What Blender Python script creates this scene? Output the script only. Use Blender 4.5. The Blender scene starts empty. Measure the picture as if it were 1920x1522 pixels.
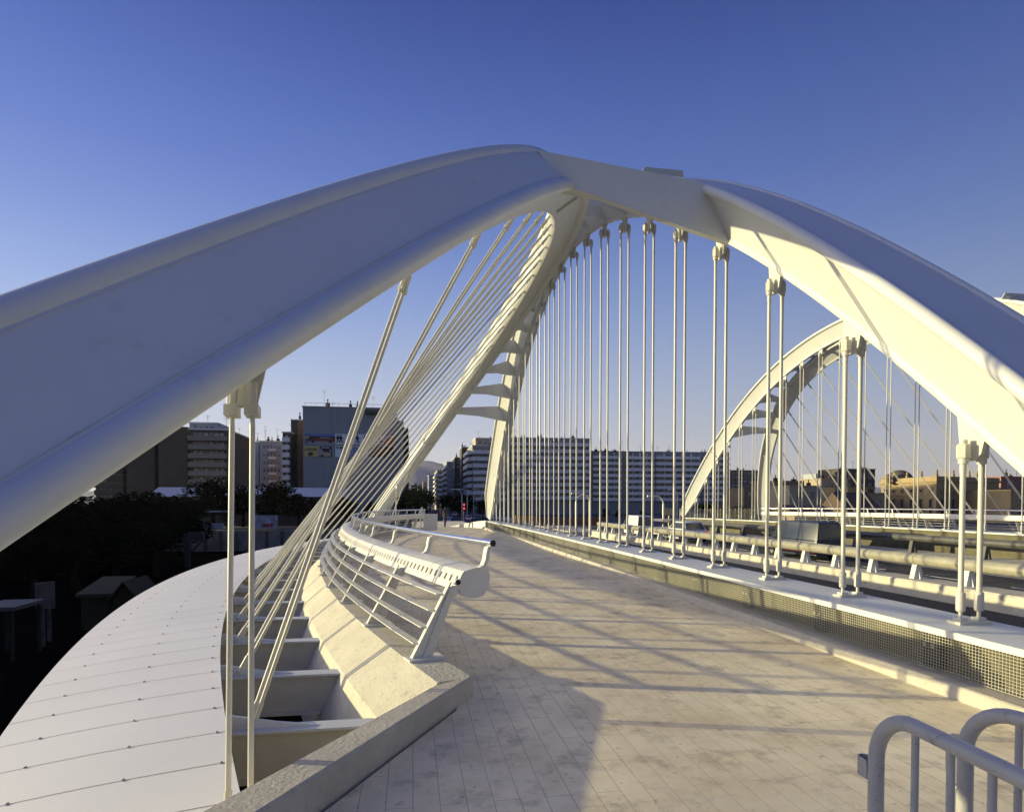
import bpy, math, random
from mathutils import Vector, Matrix
R = math.radians
random.seed(7)
sc = bpy.context.scene
col = sc.collection

# ------------------------------------------------------------------ camera
EYE = 1.70
F_PX, YAW, PITCH, HOR = 1150.0, 0.1619, 0.0246, 943.0
cam_d = bpy.data.cameras.new("camera")
cam = bpy.data.objects.new("camera", cam_d)
col.objects.link(cam)
cam.location = (0, 0, EYE)
cam.rotation_euler = (math.pi/2 - PITCH, 0, -YAW)
cam_d.sensor_fit = 'HORIZONTAL'
cam_d.sensor_width = 36
cam_d.lens = 36*F_PX/1920
YP = HOR + F_PX*math.tan(PITCH)
cam_d.shift_y = (YP - 761)/1920
cam_d.clip_start = 0.05
cam_d.clip_end = 9000
sc.camera = cam

# ------------------------------------------------------------------ light
SUN_EL = R(8.4)
SUN_AZ = (-0.945, 0.327)            # horizontal direction towards the sun
world = bpy.data.worlds.new("World")
sc.world = world
world.use_nodes = True
wn = world.node_tree.nodes
bg = wn['Background']
sky = wn.new('ShaderNodeTexSky')
sky.sky_type = 'NISHITA'
sky.sun_disc = False
sky.sun_elevation = SUN_EL
sky.sun_rotation = math.atan2(SUN_AZ[0], SUN_AZ[1])
sky.altitude = 0
sky.air_density = 1.0
sky.dust_density = 0.4
sky.ozone_density = 4.0
wl = world.node_tree.links
def lin(c): return tuple((v/255/12.92 if v/255 <= .04045 else ((v/255+.055)/1.055)**2.4) for v in c)
# clear evening sky: deep blue overhead, pale near the horizon, blended with the physical sky
_tc = wn.new('ShaderNodeTexCoord'); _sp = wn.new('ShaderNodeSeparateXYZ'); wl.new(_tc.outputs['Generated'], _sp.inputs[0])
_rp = wn.new('ShaderNodeValToRGB'); wl.new(_sp.outputs[2], _rp.inputs[0])
_el = _rp.color_ramp.elements
_K = 1/0.10/1.414
STOPS = ((0.0, (232,222,216)), (.08, (220,219,228)), (.18, (190,202,232)), (.28, (158,179,229)), (.37, (128,153,219)), (.45, (106,132,207)), (.53, (87,113,192)), (.62, (65,88,167)), (.8, (60,82,170)), (1.0, (62,84,178)))
while len(_el) < len(STOPS): _el.new(.5)
for e, (p_, c_) in zip(_el, STOPS): e.position = p_; e.color = (*lin(c_), 1)
_ml = wn.new('ShaderNodeVectorMath'); _ml.operation = 'SCALE'; _ml.inputs['Scale'].default_value = _K
wl.new(_rp.outputs[0], _ml.inputs[0])
_dt = wn.new('ShaderNodeVectorMath'); _dt.operation = 'DOT_PRODUCT'; _dt.inputs[1].default_value = (SUN_AZ[0], SUN_AZ[1], 0)
wl.new(_tc.outputs['Generated'], _dt.inputs[0])
_mr = wn.new('ShaderNodeMapRange'); _mr.inputs['From Min'].default_value = -.6; _mr.inputs['From Max'].default_value = .8
_mr.inputs['To Min'].default_value = .60; _mr.inputs['To Max'].default_value = 1.04; wl.new(_dt.outputs['Value'], _mr.inputs['Value'])
_m2 = wn.new('ShaderNodeVectorMath'); _m2.operation = 'SCALE'; wl.new(_ml.outputs[0], _m2.inputs[0]); wl.new(_mr.outputs['Result'], _m2.inputs['Scale'])
_mx = wn.new('ShaderNodeMix'); _mx.data_type = 'RGBA'; _mx.inputs['Factor'].default_value = .9
wl.new(sky.outputs[0], _mx.inputs['A']); wl.new(_m2.outputs[0], _mx.inputs['B'])
# brighter sky around the low sun, outside the left edge of the picture
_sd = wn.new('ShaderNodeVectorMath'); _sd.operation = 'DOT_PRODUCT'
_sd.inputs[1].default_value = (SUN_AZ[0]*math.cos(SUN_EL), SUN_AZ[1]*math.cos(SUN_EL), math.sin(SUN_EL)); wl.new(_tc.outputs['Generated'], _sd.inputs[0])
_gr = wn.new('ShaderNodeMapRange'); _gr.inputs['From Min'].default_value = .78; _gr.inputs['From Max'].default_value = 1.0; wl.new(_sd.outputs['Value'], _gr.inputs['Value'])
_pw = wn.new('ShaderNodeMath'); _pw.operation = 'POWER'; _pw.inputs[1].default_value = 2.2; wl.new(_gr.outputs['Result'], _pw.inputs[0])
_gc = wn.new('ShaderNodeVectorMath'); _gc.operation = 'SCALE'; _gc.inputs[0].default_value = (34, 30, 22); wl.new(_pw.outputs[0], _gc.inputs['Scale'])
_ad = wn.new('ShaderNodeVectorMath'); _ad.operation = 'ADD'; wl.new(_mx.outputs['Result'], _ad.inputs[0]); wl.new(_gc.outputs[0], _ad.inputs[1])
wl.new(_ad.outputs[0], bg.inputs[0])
bg.inputs[1].default_value = 0.10
sun_d = bpy.data.lights.new("sun", 'SUN')
sun_d.energy = 4.8
sun_d.angle = R(0.55)
sun_d.color = (1.0, 0.865, 0.46)
sun = bpy.data.objects.new("sun", sun_d)
col.objects.link(sun)
_s = Vector((SUN_AZ[0]*math.cos(SUN_EL), SUN_AZ[1]*math.cos(SUN_EL), math.sin(SUN_EL)))
sun.rotation_euler = _s.to_track_quat('Z', 'Y').to_euler()
sun.location = (-30, 10, 20)
sc.view_settings.view_transform = 'Standard'
sc.view_settings.look = 'None'
sc.view_settings.exposure = 0.5
sc.view_settings.gamma = 1.0

# ------------------------------------------------------------------ helpers
def at(px, py, X=None, Y=None, Z=None):
    """the world point seen at a place of the photograph, at a known X, Y or height"""
    u = (px-960)/F_PX; v = (YP-py)/F_PX
    cp, sp = math.cos(PITCH), math.sin(PITCH)
    d = cp + v*sp; z = v*cp - sp
    cy, sy = math.cos(YAW), math.sin(YAW)
    r = Vector((u*cy + d*sy, -u*sy + d*cy, z))
    if X is not None: t = X/r[0]
    elif Y is not None: t = Y/r[1]
    else: t = (Z-EYE)/r[2]
    p = r*t
    p[2] += EYE
    return p

def xpx(px, Y): return at(px, 943, Y=Y)[0]
def zpy(px, py, Y): return at(px, py, Y=Y)[2]

MIR = 27.62; MIRY = 5.85
class MB:
    def __init__(s, side=1):
        s.v = []; s.f = []; s.m = []; s.side = side; s.mi = 0
    def add(s, vs, fs):
        n = len(s.v)
        if s.side == 2:
            s.v += [(MIR-a[0], a[1]+MIRY, a[2]) for a in vs]
            s.f += [tuple(n+i for i in reversed(f)) for f in fs]
        else:
            s.v += [tuple(a) for a in vs]
            s.f += [tuple(n+i for i in f) for f in fs]
        s.m += [s.mi]*len(fs)
        return s
    def box(s, x0, y0, z0, x1, y1, z1):
        return s.add([(x0,y0,z0),(x1,y0,z0),(x1,y1,z0),(x0,y1,z0),(x0,y0,z1),(x1,y0,z1),(x1,y1,z1),(x0,y1,z1)],
                     [(0,3,2,1),(4,5,6,7),(0,1,5,4),(1,2,6,5),(2,3,7,6),(3,0,4,7)])
    def obox(s, c, ax, ay, az):
        c = Vector(c); ax = Vector(ax); ay = Vector(ay); az = Vector(az)
        P = [c+i*ax+j*ay+k*az for k in (-.5,.5) for i, j in ((-.5,-.5),(.5,-.5),(.5,.5),(-.5,.5))]
        return s.add(P, [(0,3,2,1),(4,5,6,7),(0,1,5,4),(1,2,6,5),(2,3,7,6),(3,0,4,7)])
    def prism(s, poly, ext):
        ext = Vector(ext); n = len(poly)
        a = [Vector(p)-ext/2 for p in poly]; b = [Vector(p)+ext/2 for p in poly]
        return s.add(a+b, [tuple(reversed(range(n))), tuple(range(n, 2*n))] + [(i, (i+1) % n, n+(i+1) % n, n+i) for i in range(n)])
    def loft(s, rings, caps=True, close=True):
        n = len(rings[0]); vs = [p for r in rings for p in r]; fs = []
        for k in range(len(rings)-1):
            for i in range(n if close else n-1):
                j = (i+1) % n
                fs.append((k*n+i, k*n+j, (k+1)*n+j, (k+1)*n+i))
        if caps and close:
            fs.append(tuple(reversed(range(n)))); fs.append(tuple(range((len(rings)-1)*n, len(rings)*n)))
        return s.add(vs, fs)
    def tube(s, path, r, seg=10, caps=True):
        P = [Vector(p) for p in path]; rings = []
        rr = r if isinstance(r, (list, tuple)) else [r]*len(P)
        up = None
        for i, p in enumerate(P):
            t = (P[min(i+1, len(P)-1)] - P[max(i-1, 0)]).normalized()
            if up is None: up = Vector((0,0,1)) if abs(t.z) < .9 else Vector((0,1,0))
            a = t.cross(up).normalized(); b = a.cross(t).normalized(); up = b
            rings.append([p + rr[i]*(math.cos(q)*a + math.sin(q)*b) for q in [2*math.pi*k/seg for k in range(seg)]])
        return s.loft(rings, caps)
    def build(s, name, mats, parent=None, smooth=False, ang=35):
        me = bpy.data.meshes.new(name)
        off = Vector(parent['_o']) if parent is not None and '_o' in parent else Vector((0,0,0))
        if parent is not None and parent.type == 'MESH': off = Vector((0,0,0)) if '_o' not in parent else off
        me.from_pydata([tuple(Vector(v)-off) for v in s.v], [], s.f)
        if not isinstance(mats, (list, tuple)): mats = [mats]
        for m in mats: me.materials.append(m)
        if len(mats) > 1: me.polygons.foreach_set('material_index', s.m)
        if smooth:
            me.polygons.foreach_set('use_smooth', [True]*len(me.polygons))
            me.set_sharp_from_angle(angle=R(ang))
        me.update()
        o = bpy.data.objects.new(name, me)
        col.objects.link(o)
        if parent is not None:
            o.parent = parent
            o['_o'] = tuple(off)
        return o

def tag(o, label=None, cat=None, group=None, kind=None):
    if label: o['label'] = label
    if cat: o['category'] = cat
    if group: o['group'] = group
    if kind: o['kind'] = kind
    return o
def thing(name, loc, label, cat, group=None, side=1, rz=0):
    o = bpy.data.objects.new(name, None)
    if side == 2: loc = (MIR-loc[0], loc[1]+MIRY, loc[2])
    o.location = loc; o.rotation_euler = (0,0,rz)
    o.empty_display_size = .2
    col.objects.link(o)
    o['_o'] = tuple(loc) if rz == 0 else (0,0,0)
    return tag(o, label, cat, group)
ORD = ['first','second','third','fourth','fifth','sixth','seventh','eighth','ninth','tenth','eleventh','twelfth','thirteenth',
       'fourteenth','fifteenth','sixteenth','seventeenth','eighteenth','nineteenth','twentieth','twenty-first','twenty-second','twenty-third','twenty-fourth','twenty-fifth','twenty-sixth']

def copy_tree(o, parent=None):
    c = o.copy(); col.objects.link(c); c.parent = parent
    for ch in list(o.children): copy_tree(ch, c)
    return c

# ------------------------------------------------------------------ materials
def mat(name, base, rough=.6, metal=0.0, noise=None, scale=3.0, bump=0.0, bscale=40, spec=.5, emit=None, dirt=None):
    """noise: second colour mixed in by a large noise; dirt: (colour, amount) sparse blotches"""
    m = bpy.data.materials.new(name); m.use_nodes = True
    nt = m.node_tree; L = nt.links; b = nt.nodes['Principled BSDF']
    b.inputs['Roughness'].default_value = rough; b.inputs['Metallic'].default_value = metal
    b.inputs['Specular IOR Level'].default_value = spec
    c0 = (*base, 1)
    b.inputs['Base Color'].default_value = c0
    tc = nt.nodes.new('ShaderNodeTexCoord')
    last = None
    if noise is not None:
        n = nt.nodes.new('ShaderNodeTexNoise'); n.inputs['Scale'].default_value = scale; n.inputs['Detail'].default_value = 6
        n.inputs['Roughness'].default_value = .65
        L.new(tc.outputs['Object'], n.inputs['Vector'])
        r = nt.nodes.new('ShaderNodeValToRGB'); r.color_ramp.elements[0].position = .35; r.color_ramp.elements[1].position = .7
        r.color_ramp.elements[0].color = c0; r.color_ramp.elements[1].color = (*noise, 1)
        L.new(n.outputs['Fac'], r.inputs['Fac']); last = r.outputs['Color']
    if dirt is not None:
        n2 = nt.nodes.new('ShaderNodeTexNoise'); n2.inputs['Scale'].default_value = scale*3.1; n2.inputs['Detail'].default_value = 10
        n2.inputs['Roughness'].default_value = .75
        L.new(tc.outputs['Object'], n2.inputs['Vector'])
        mr = nt.nodes.new('ShaderNodeMapRange'); mr.inputs['From Min'].default_value = .56; mr.inputs['From Max'].default_value = .72
        mr.inputs['To Max'].default_value = dirt[1]
        L.new(n2.outputs['Fac'], mr.inputs['Value'])
        mx = nt.nodes.new('ShaderNodeMix'); mx.data_type = 'RGBA'
        L.new(mr.outputs['Result'], mx.inputs['Factor'])
        if last is None: mx.inputs['A'].default_value = c0
        else: L.new(last, mx.inputs['A'])
        mx.inputs['B'].default_value = (*dirt[0], 1); last = mx.outputs['Result']
    if last is not None: L.new(last, b.inputs['Base Color'])
    if bump:
        n3 = nt.nodes.new('ShaderNodeTexNoise'); n3.inputs['Scale'].default_value = bscale; n3.inputs['Detail'].default_value = 6
        L.new(tc.outputs['Object'], n3.inputs['Vector'])
        bp = nt.nodes.new('ShaderNodeBump'); bp.inputs['Strength'].default_value = bump; bp.inputs['Distance'].default_value = .02
        L.new(n3.outputs['Fac'], bp.inputs['Height']); L.new(bp.outputs['Normal'], b.inputs['Normal'])
    if emit:
        b.inputs['Emission Color'].default_value = (*emit[0], 1); b.inputs['Emission Strength'].default_value = emit[1]
    return m

def pattern_mat(name, base, second, rough, kind='brick', sx=1, sy=1, scale=1.0, mortar=(.1,.1,.1), msize=.02, dirt=None, axes='yx', rot=None, ratio=None, offset=.5, patch=None):
    """brick / wave pattern over object coordinates"""
    m = bpy.data.materials.new(name); m.use_nodes = True
    nt = m.node_tree; L = nt.links; b = nt.nodes['Principled BSDF']; b.inputs['Roughness'].default_value = rough
    tc = nt.nodes.new('ShaderNodeTexCoord'); sep = nt.nodes.new('ShaderNodeSeparateXYZ'); cmb = nt.nodes.new('ShaderNodeCombineXYZ')
    L.new(tc.outputs['Object'], sep.inputs[0])
    for i, a in enumerate(axes): L.new(sep.outputs['xyz'.index(a)], cmb.inputs[i])
    br = nt.nodes.new('ShaderNodeTexBrick')
    br.inputs['Scale'].default_value = 1.0
    br.inputs['Brick Width'].default_value = sx; br.inputs['Row Height'].default_value = sy
    br.inputs['Mortar Size'].default_value = msize; br.inputs['Mortar Smooth'].default_value = .2
    br.offset = offset; br.offset_frequency = 2
    br.inputs['Color1'].default_value = (*base, 1); br.inputs['Color2'].default_value = (*second, 1); br.inputs['Mortar'].default_value = (*mortar, 1)
    L.new(cmb.outputs[0], br.inputs['Vector'])
    last = br.outputs['Color']
    for (dc, amt, sc_, lo, hi) in (dirt or []):
        n2 = nt.nodes.new('ShaderNodeTexNoise'); n2.inputs['Scale'].default_value = sc_; n2.inputs['Detail'].default_value = 9
        n2.inputs['Roughness'].default_value = .7
        L.new(tc.outputs['Object'], n2.inputs['Vector'])
        mr = nt.nodes.new('ShaderNodeMapRange'); mr.inputs['From Min'].default_value = lo; mr.inputs['From Max'].default_value = hi
        mr.inputs['To Max'].default_value = amt
        L.new(n2.outputs['Fac'], mr.inputs['Value'])
        mx = nt.nodes.new('ShaderNodeMix'); mx.data_type = 'RGBA'
        L.new(mr.outputs['Result'], mx.inputs['Factor']); L.new(last, mx.inputs['A']); mx.inputs['B'].default_value = (*dc, 1)
        last = mx.outputs['Result']
    L.new(last, b.inputs['Base Color'])
    bp = nt.nodes.new('ShaderNodeBump'); bp.inputs['Strength'].default_value = .35; bp.inputs['Distance'].default_value = .006; bp.invert = True
    n3 = nt.nodes.new('ShaderNodeTexNoise'); n3.inputs['Scale'].default_value = 30; n3.inputs['Detail'].default_value = 8
    L.new(tc.outputs['Object'], n3.inputs['Vector'])
    ad = nt.nodes.new('ShaderNodeMath'); ad.operation = 'MULTIPLY_ADD'; ad.inputs[1].default_value = .5
    L.new(n3.outputs['Fac'], ad.inputs[0]); L.new(br.outputs['Fac'], ad.inputs[2])
    L.new(ad.outputs[0], bp.inputs['Height']); L.new(bp.outputs['Normal'], b.inputs['Normal'])
    return m

M = {}
M['white'] = mat('white_paint', (.64,.655,.64), .42, noise=(.595,.61,.595), scale=.9, bump=.06, bscale=25, dirt=((.40,.38,.31), .3))
M['weld'] = mat('stained_weld', (.60,.62,.60), .5, noise=(.52,.52,.49), scale=1.1, dirt=((.14,.12,.09), .8))
M['white2'] = mat('white_rod_paint', (.62,.605,.53), .4, noise=(.55,.54,.47), scale=2)
M['clad'] = mat('white_cladding', (.76,.75,.73), .5, noise=(.71,.70,.685), scale=.5, bump=.03, bscale=12)
M['beam'] = mat('cream_beam_paint', (.64,.60,.48), .5, noise=(.56,.52,.42), scale=1.6, dirt=((.35,.3,.22), .3))
M['bench'] = mat('bench_enamel', (.70,.69,.64), .35, noise=(.65,.64,.59), scale=1.2)
M['steel'] = mat('polished_steel', (.78,.78,.80), .22, metal=1.0)
M['black'] = mat('black_rubber', (.01,.01,.01), .6)
M['slot'] = mat('dark_slot', (.10,.08,.05), .8)
M['galv'] = mat('galvanised_wire', (.40,.39,.33), .5, metal=.2)
M['backing'] = mat('parapet_backing', (.125,.115,.06), .7, noise=(.07,.065,.038), scale=2.2, dirt=((.04,.04,.035), .7))
M['backdark'] = mat('dark_gap', (.035,.035,.03), .8)
M['concrete'] = mat('board_marked_concrete', (.58,.55,.45), .85, noise=(.48,.45,.365), scale=2.5, bump=.4, bscale=30, dirt=((.16,.14,.11), .75))
M['concrete2'] = mat('pale_concrete', (.52,.485,.41), .85, noise=(.42,.39,.325), scale=3.5, bump=.3, bscale=35, dirt=((.2,.18,.15), .7))
M['barrierpaint'] = mat('barrier_grey_paint', (.42,.42,.415), .38, noise=(.36,.36,.36), scale=7, dirt=((.05,.05,.055), .9))
M['asphalt'] = mat('asphalt', (.035,.035,.036), .9, noise=(.05,.05,.05), scale=1.0, bump=.3, bscale=80)
M['street'] = mat('street_asphalt', (.05,.05,.052), .9, noise=(.07,.07,.07), scale=.2)
M['shade_dark_ground'] = mat('shade_black_yard_soil', (.0025,.0025,.0022), 1.0, noise=(.007,.0065,.005), scale=.15, spec=0)  # near-black base colour stands in for the deep shade of the yard
M['pave'] = pattern_mat('stone_plank_paving', (.92,.81,.55), (.86,.76,.51), .85, sx=.86, sy=.152, mortar=(.44,.39,.28), msize=.0028, axes='yx',
                        dirt=[((.56,.46,.30), .8, .7, .40, .66), ((.24,.195,.14), .7, 3.3, .52, .72), ((.86,.79,.64), .4, 1.5, .50, .72), ((.14,.12,.09), .8, 9, .60, .72), ((.10,.085,.07), .8, .33, .60, .70)])
# ------------------------------------------------------------------ bridge geometry
YM = 22.2432
def crown(y):
    u = abs(y-YM)
    return .055 - .0191*min(u, 17.2)**2/100
class Arch:
    def __init__(s, kind):
        if kind == 'V': s.H, s.c2, s.c4, s.w, s.D, s.X0, s.k = 9.4007, 2.6438, -.0136, 1.0, .78, 5.355, 0.
        else: s.H, s.c2, s.c4, s.w, s.D, s.X0, s.k = 11.0765, 2.8098, -.018, .655, .74, -1.7728, .6397
        s.p = Vector((math.sin(s.k), 0, math.cos(s.k))); s.n = Vector((math.cos(s.k), 0, -math.sin(s.k)))
    def pt(s, u, lat=0, rad=0, sw=1.0):
        if s.k: lat *= 1+.40*math.exp(-(u/12.5)**2); rad *= 1+.16*math.exp(-(u/12.5)**2)
        h = s.H - s.c2*u*u/100 - s.c4*u**4/1e4; g = -2*s.c2*u/100 - 4*s.c4*u**3/1e4
        q = math.sqrt(1+g*g); ny, nh = -g/q, 1/q
        y = YM + u + rad*sw*ny; hh = h + rad*sw*nh
        return Vector((s.X0, y, EYE)) + s.p*hh + s.n*lat*sw
    def ridge_at(s, Y):
        lo, hi = (-22.5, 22.5)
        for _ in range(40):
            m = (lo+hi)/2
            if s.pt(m, 0, -s.D)[1] < Y: lo = m
            else: hi = m
        return lo, s.pt(lo, 0, -s.D)
AV, AI = Arch('V'), Arch('I')

def build_arch(A, side, name, label, U1, U2, taper):
    root = thing(name, (A.pt(-U1)[0], YM, 0), label, 'arch', 'white steel arches of the bridge', side)
    N = 150
    us = [-U1 + (U1+U2)*i/N for i in range(N+1)]
    def sw(u):
        e = min(u+U1, U2-u)
        return 1 - taper*max(0, 1-e/1.6)
    w, D = A.w, A.D
    sec = [(-w/2, .012), (w/2, .012), (w/2+.02, -.05), (w/2-.05, -.12)]
    inner = [(.10, -D+.10), (.10, -D+.045), (.085, -D+.01), (.05, -D-.005)]
    sec = sec + inner + [(-a, b) for a, b in reversed(inner)] + [(-(w/2-.05), -.12), (-(w/2+.02), -.05)]
    m = MB(side); m.loft([[A.pt(u, a, b, sw(u)) for a, b in sec] for u in us]); m.build('arch_rib', M['white'], root, True, 22)
    for s in (-1, 1):
        m = MB(side); rr = .074 if A is AV else .084
        m.loft([[A.pt(u, s*w/2 + rr*math.cos(q), rr*math.sin(q)-.036, sw(u)) for q in [2*math.pi*k/16 for k in range(16)]] for u in us])
        m.build('edge_tube', M['white'], root, True, 60)
    # weld beads where the edge tubes meet the broad plate
    if side == 1:
        for s in (-1, 1):
            m = MB(side); m.tube([A.pt(u, s*(w/2-rr-.004), .012, sw(u)) for u in us], .0045, 5); m.build('weld_bead', M['weld'], root)
        uc = -12.5 if A is AV else 12.6
        for uq in (-8.0, 8.0):
            m = MB(side); m.tube([A.pt(uq, q*(w/2-.08), .0125) for q in (-1,-.5,0,.5,1)], .004, 5)
            m.build('plate_seam', M['weld'], root)
    return root

arch_v1 = build_arch(AV, 1, 'upright_arch', 'broad white upright steel arch on the right, carrying the vertical rods beside the road', 20.0, 20.0, .55)
arch_i1 = build_arch(AI, 1, 'leaning_arch', 'huge white leaning steel arch sweeping from the left foreground over the footpath', 22.3, 22.3, .3)
arch_v2 = build_arch(AV, 2, 'upright_arch', 'smaller white upright arch across the road, its sunlit left face toward us', 20.0, 20.0, .55)
arch_i2 = build_arch(AI, 2, 'leaning_arch', 'leaning arch across the road with a thin curved shaded leg behind the far upright arch', 22.3, 22.3, .3)

# bolted splice on top of the crown and joint strips
def splice(A, root, u, side, up=.24):
    m = MB(side)
    a = [A.pt(u, x, y) for x, y in ((-.16,.02),(-.08,up),(.86,up),(.92,.02))]
    m.prism(a, (0,.03,0))
    for k in range(6):
        c = A.pt(u, .02+.13*k, up*.55); m.tube([c-Vector((0,.05,0)), c+Vector((0,.05,0))], .022, 8)
    m.build('splice_flange', M['white'], root)
def joint(A, root, u, side):
    rad3 = (A.pt(u, 0, 0)-A.pt(u, 0, -1)).normalized(); tg = (A.pt(u+.01)-A.pt(u-.01)).normalized()
    for s in (-1, 1):
        m = MB(side)
        a, b = A.pt(u, s*(A.w/2-.06), -.14), A.pt(u, s*.11, -A.D+.11)
        dx, dr = s*(A.D-.25), -(A.w/2-.17); q = math.hypot(dx, dr)
        out = A.n*(dx/q) + rad3*(dr/q)
        m.obox((a+b)/2, (b-a), tg*.07, out*.10)
        for k in range(6):
            c = a+(b-a)*(k+.5)/6
            for t in (-.06,.06): m.obox(c+tg*t, (b-a).normalized()*.045, tg*.06, out*.09)
        m.build('bolted_joint', M['white'], root)
splice(AV, arch_v1, -8.6, 1)
splice(AV, arch_v2, -8.6, 2)
for A_, r_, sd in ((AI, arch_i1, 1), (AI, arch_i2, 2)):
    joint(A_, r_, -9.3, sd); joint(A_, r_, 15.0, sd)
joint(AV, arch_v2, 14.5, 2)

# ------------------------------------------------------------------ fins between the two arches
def u_at(A, Y, lat, rad):
    lo, hi = -22., 22.
    for _ in range(40):
        m = (lo+hi)/2
        if A.pt(m, lat, rad)[1] < Y: lo = m
        else: hi = m
    return A.pt(lo, lat, rad)
def fins(side):
    where = 'the near pair of arches' if side == 1 else 'the far pair of arches'
    for j in range(16):
        Y = 9.7 + 1.65*j
        near = Y < 10
        far = Y > YM
        VL = u_at(AV, Y, -.42, -.02); VR = u_at(AV, Y, -.06, -AV.D+.03)
        IR = u_at(AI, Y, AI.w/2-.07, -.04); IB = (u_at(AI, Y, .12, -.48) if Y > YM+7 else u_at(AI, Y, AI.w/2-.02, -.11)); IL = u_at(AI, Y, -AI.w/2+.03, .02)
        if VR[0]-IB[0] < .10 and not near: continue
        if near:
            VL2 = u_at(AV, Y, -.5, .03)
            poly = [IL, VL2, u_at(AV, Y, -.40, -.15), VR, IR + Vector((0,0,-.06))]
        else:
            mid = (IB+VR)/2 + Vector((0,0,.10))
            poly = [IR, VL, VR, mid, IB]
        m = MB(side); m.prism(poly, (0, .05 if near else .03, 0))
        lab = ('wide closed box plate joining %s at its nearest end' % where) if near else '%s white cross plate from the near end, between %s' % (ORD[j], where)
        if j == 15: lab = 'lowest cross plate on the distant descending legs of %s' % where
        if side == 1 or j > 5 or True:
            o = m.build('cross_plate', M['white']); tag(o, lab, 'brace', 'cross plates between the paired arches')
            if near:
                # bottom flange strip and inner closing plate of the first cross plate
                m = MB(side)
                a, b = poly[4], poly[3]
                m.obox((a+b)/2 + Vector((0,.02,-.012)), (b-a), (0,.11,0), (0,0,.022)); m.build('bottom_flange', M['white'], o)
                m = MB(side)
                a, b = poly[0], poly[1]
                m.obox((a+b)/2 + Vector((0,.55,.0)), (b-a), (0,1.1,0), (0,0,.03)); m.build('top_plate', M['white'], o)
fins(1); fins(2)

# ------------------------------------------------------------------ hangers
def lathe(m, prof, c, seg=12):
    c = Vector(c)
    m.loft([[c+Vector((r*math.cos(2*math.pi*k/seg), r*math.sin(2*math.pi*k/seg), z)) for k in range(seg)] for r, z in prof])
def vertical_hangers(side):
    where = 'near upright arch' if side == 1 else 'upright arch across the road'
    for i in range(22):
        Y = 5.15+1.65*i
        u, P = AV.ridge_at(Y)
        X = 5.355
        zb = EYE - 1.111 - .0191*((Y-YM)/10)**2
        zt = P[2]
        if zt - zb < .75: continue
        big = side == 1 and i < 12
        root = thing('hanger_rods', (X, Y, zb), '%s vertical rod pair from the front, %s' % (ORD[i], where), 'hanger', 'vertical rods of the ' + where, side)
        sg = 14 if big else 7
        # gusset plate fixed under the arch
        m = MB(side)
        g = (AV.pt(u+.1, 0, 0)-AV.pt(u-.1, 0, 0)).normalized()
        sl = g[2]/g[1]
        gb = zt-.34
        poly = [(X, Y-.17, zt-.17*sl+.10), (X, Y-.11, gb+.06), (X, Y-.05, gb), (X, Y+.07, gb), (X, Y+.12, gb+.12), (X, Y+.17, zt+.17*sl+.10)]
        m.prism(poly, (.045, 0, 0))
        m.build('gusset', M['white2'], root)
        ztop = zt - .10
        for s in (-1, 1):
            x = X + s*.103
            m = MB(side)
            m.tube([(x, Y, zb+.30), (x, Y, ztop-.20)], .0245, sg); m.build('rod', M['white2'], root, True, 50)
            m = MB(side)                       # upper socket: hexagonal block with collars
            h0 = ztop-.24
            lathe(m, [(.028, h0-.12),(.028, h0-.03),(.043, h0-.03),(.043, h0+.02)], (x, Y, 0), sg)
            lathe(m, [(.052, h0+.02),(.059, h0+.03),(.059, h0+.15),(.052, h0+.16)], (x, Y, 0), 6)
            lathe(m, [(.034, h0+.155),(.034, h0+.20)], (x, Y, 0), sg)
            m.build('top_socket', M['white2'], root, big, 30)
            m = MB(side)                       # lower turnbuckle
            lathe(m, [(.018, zb+.03),(.018, zb+.14)], (x, Y, 0), sg)
            lathe(m, [(.030, zb+.115),(.039, zb+.125),(.041, zb+.14),(.041, zb+.28),(.039, zb+.295),(.026, zb+.31)], (x, Y, 0), sg)
            m.box(x-.042, Y-.045, zb+.026, x+.042, Y+.045, zb+.056)
            m.build('bottom_socket', M['white2'], root, big, 50)
        m = MB(side); m.box(X-.18, Y-.075, zb-.004, X+.18, Y+.075, zb+.028); m.build('base_plate', M['white2'], root)
vertical_hangers(1); vertical_hangers(2)

def xi(y): return -4.30 + .0097*(y-YM)**2       # inner edge of the clad girder
def xo(y): return -6.50 + .0112*(y-YM)**2       # outer edge
def xs(y): return -2.68 + .0100*(y-YM)**2       # crest of the concrete slope
def xe(y): return -2.98 + .0094*(y-YM)**2       # foot of the sunlit slope
def xb(y): return -2.55 + .0102*(y-YM)**2       # bench feet
def xr(y): return -2.38 + .0102*(y-YM)**2       # ledge edge towards the path
ST = [3.70+1.65*k for k in range(23)]

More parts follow.
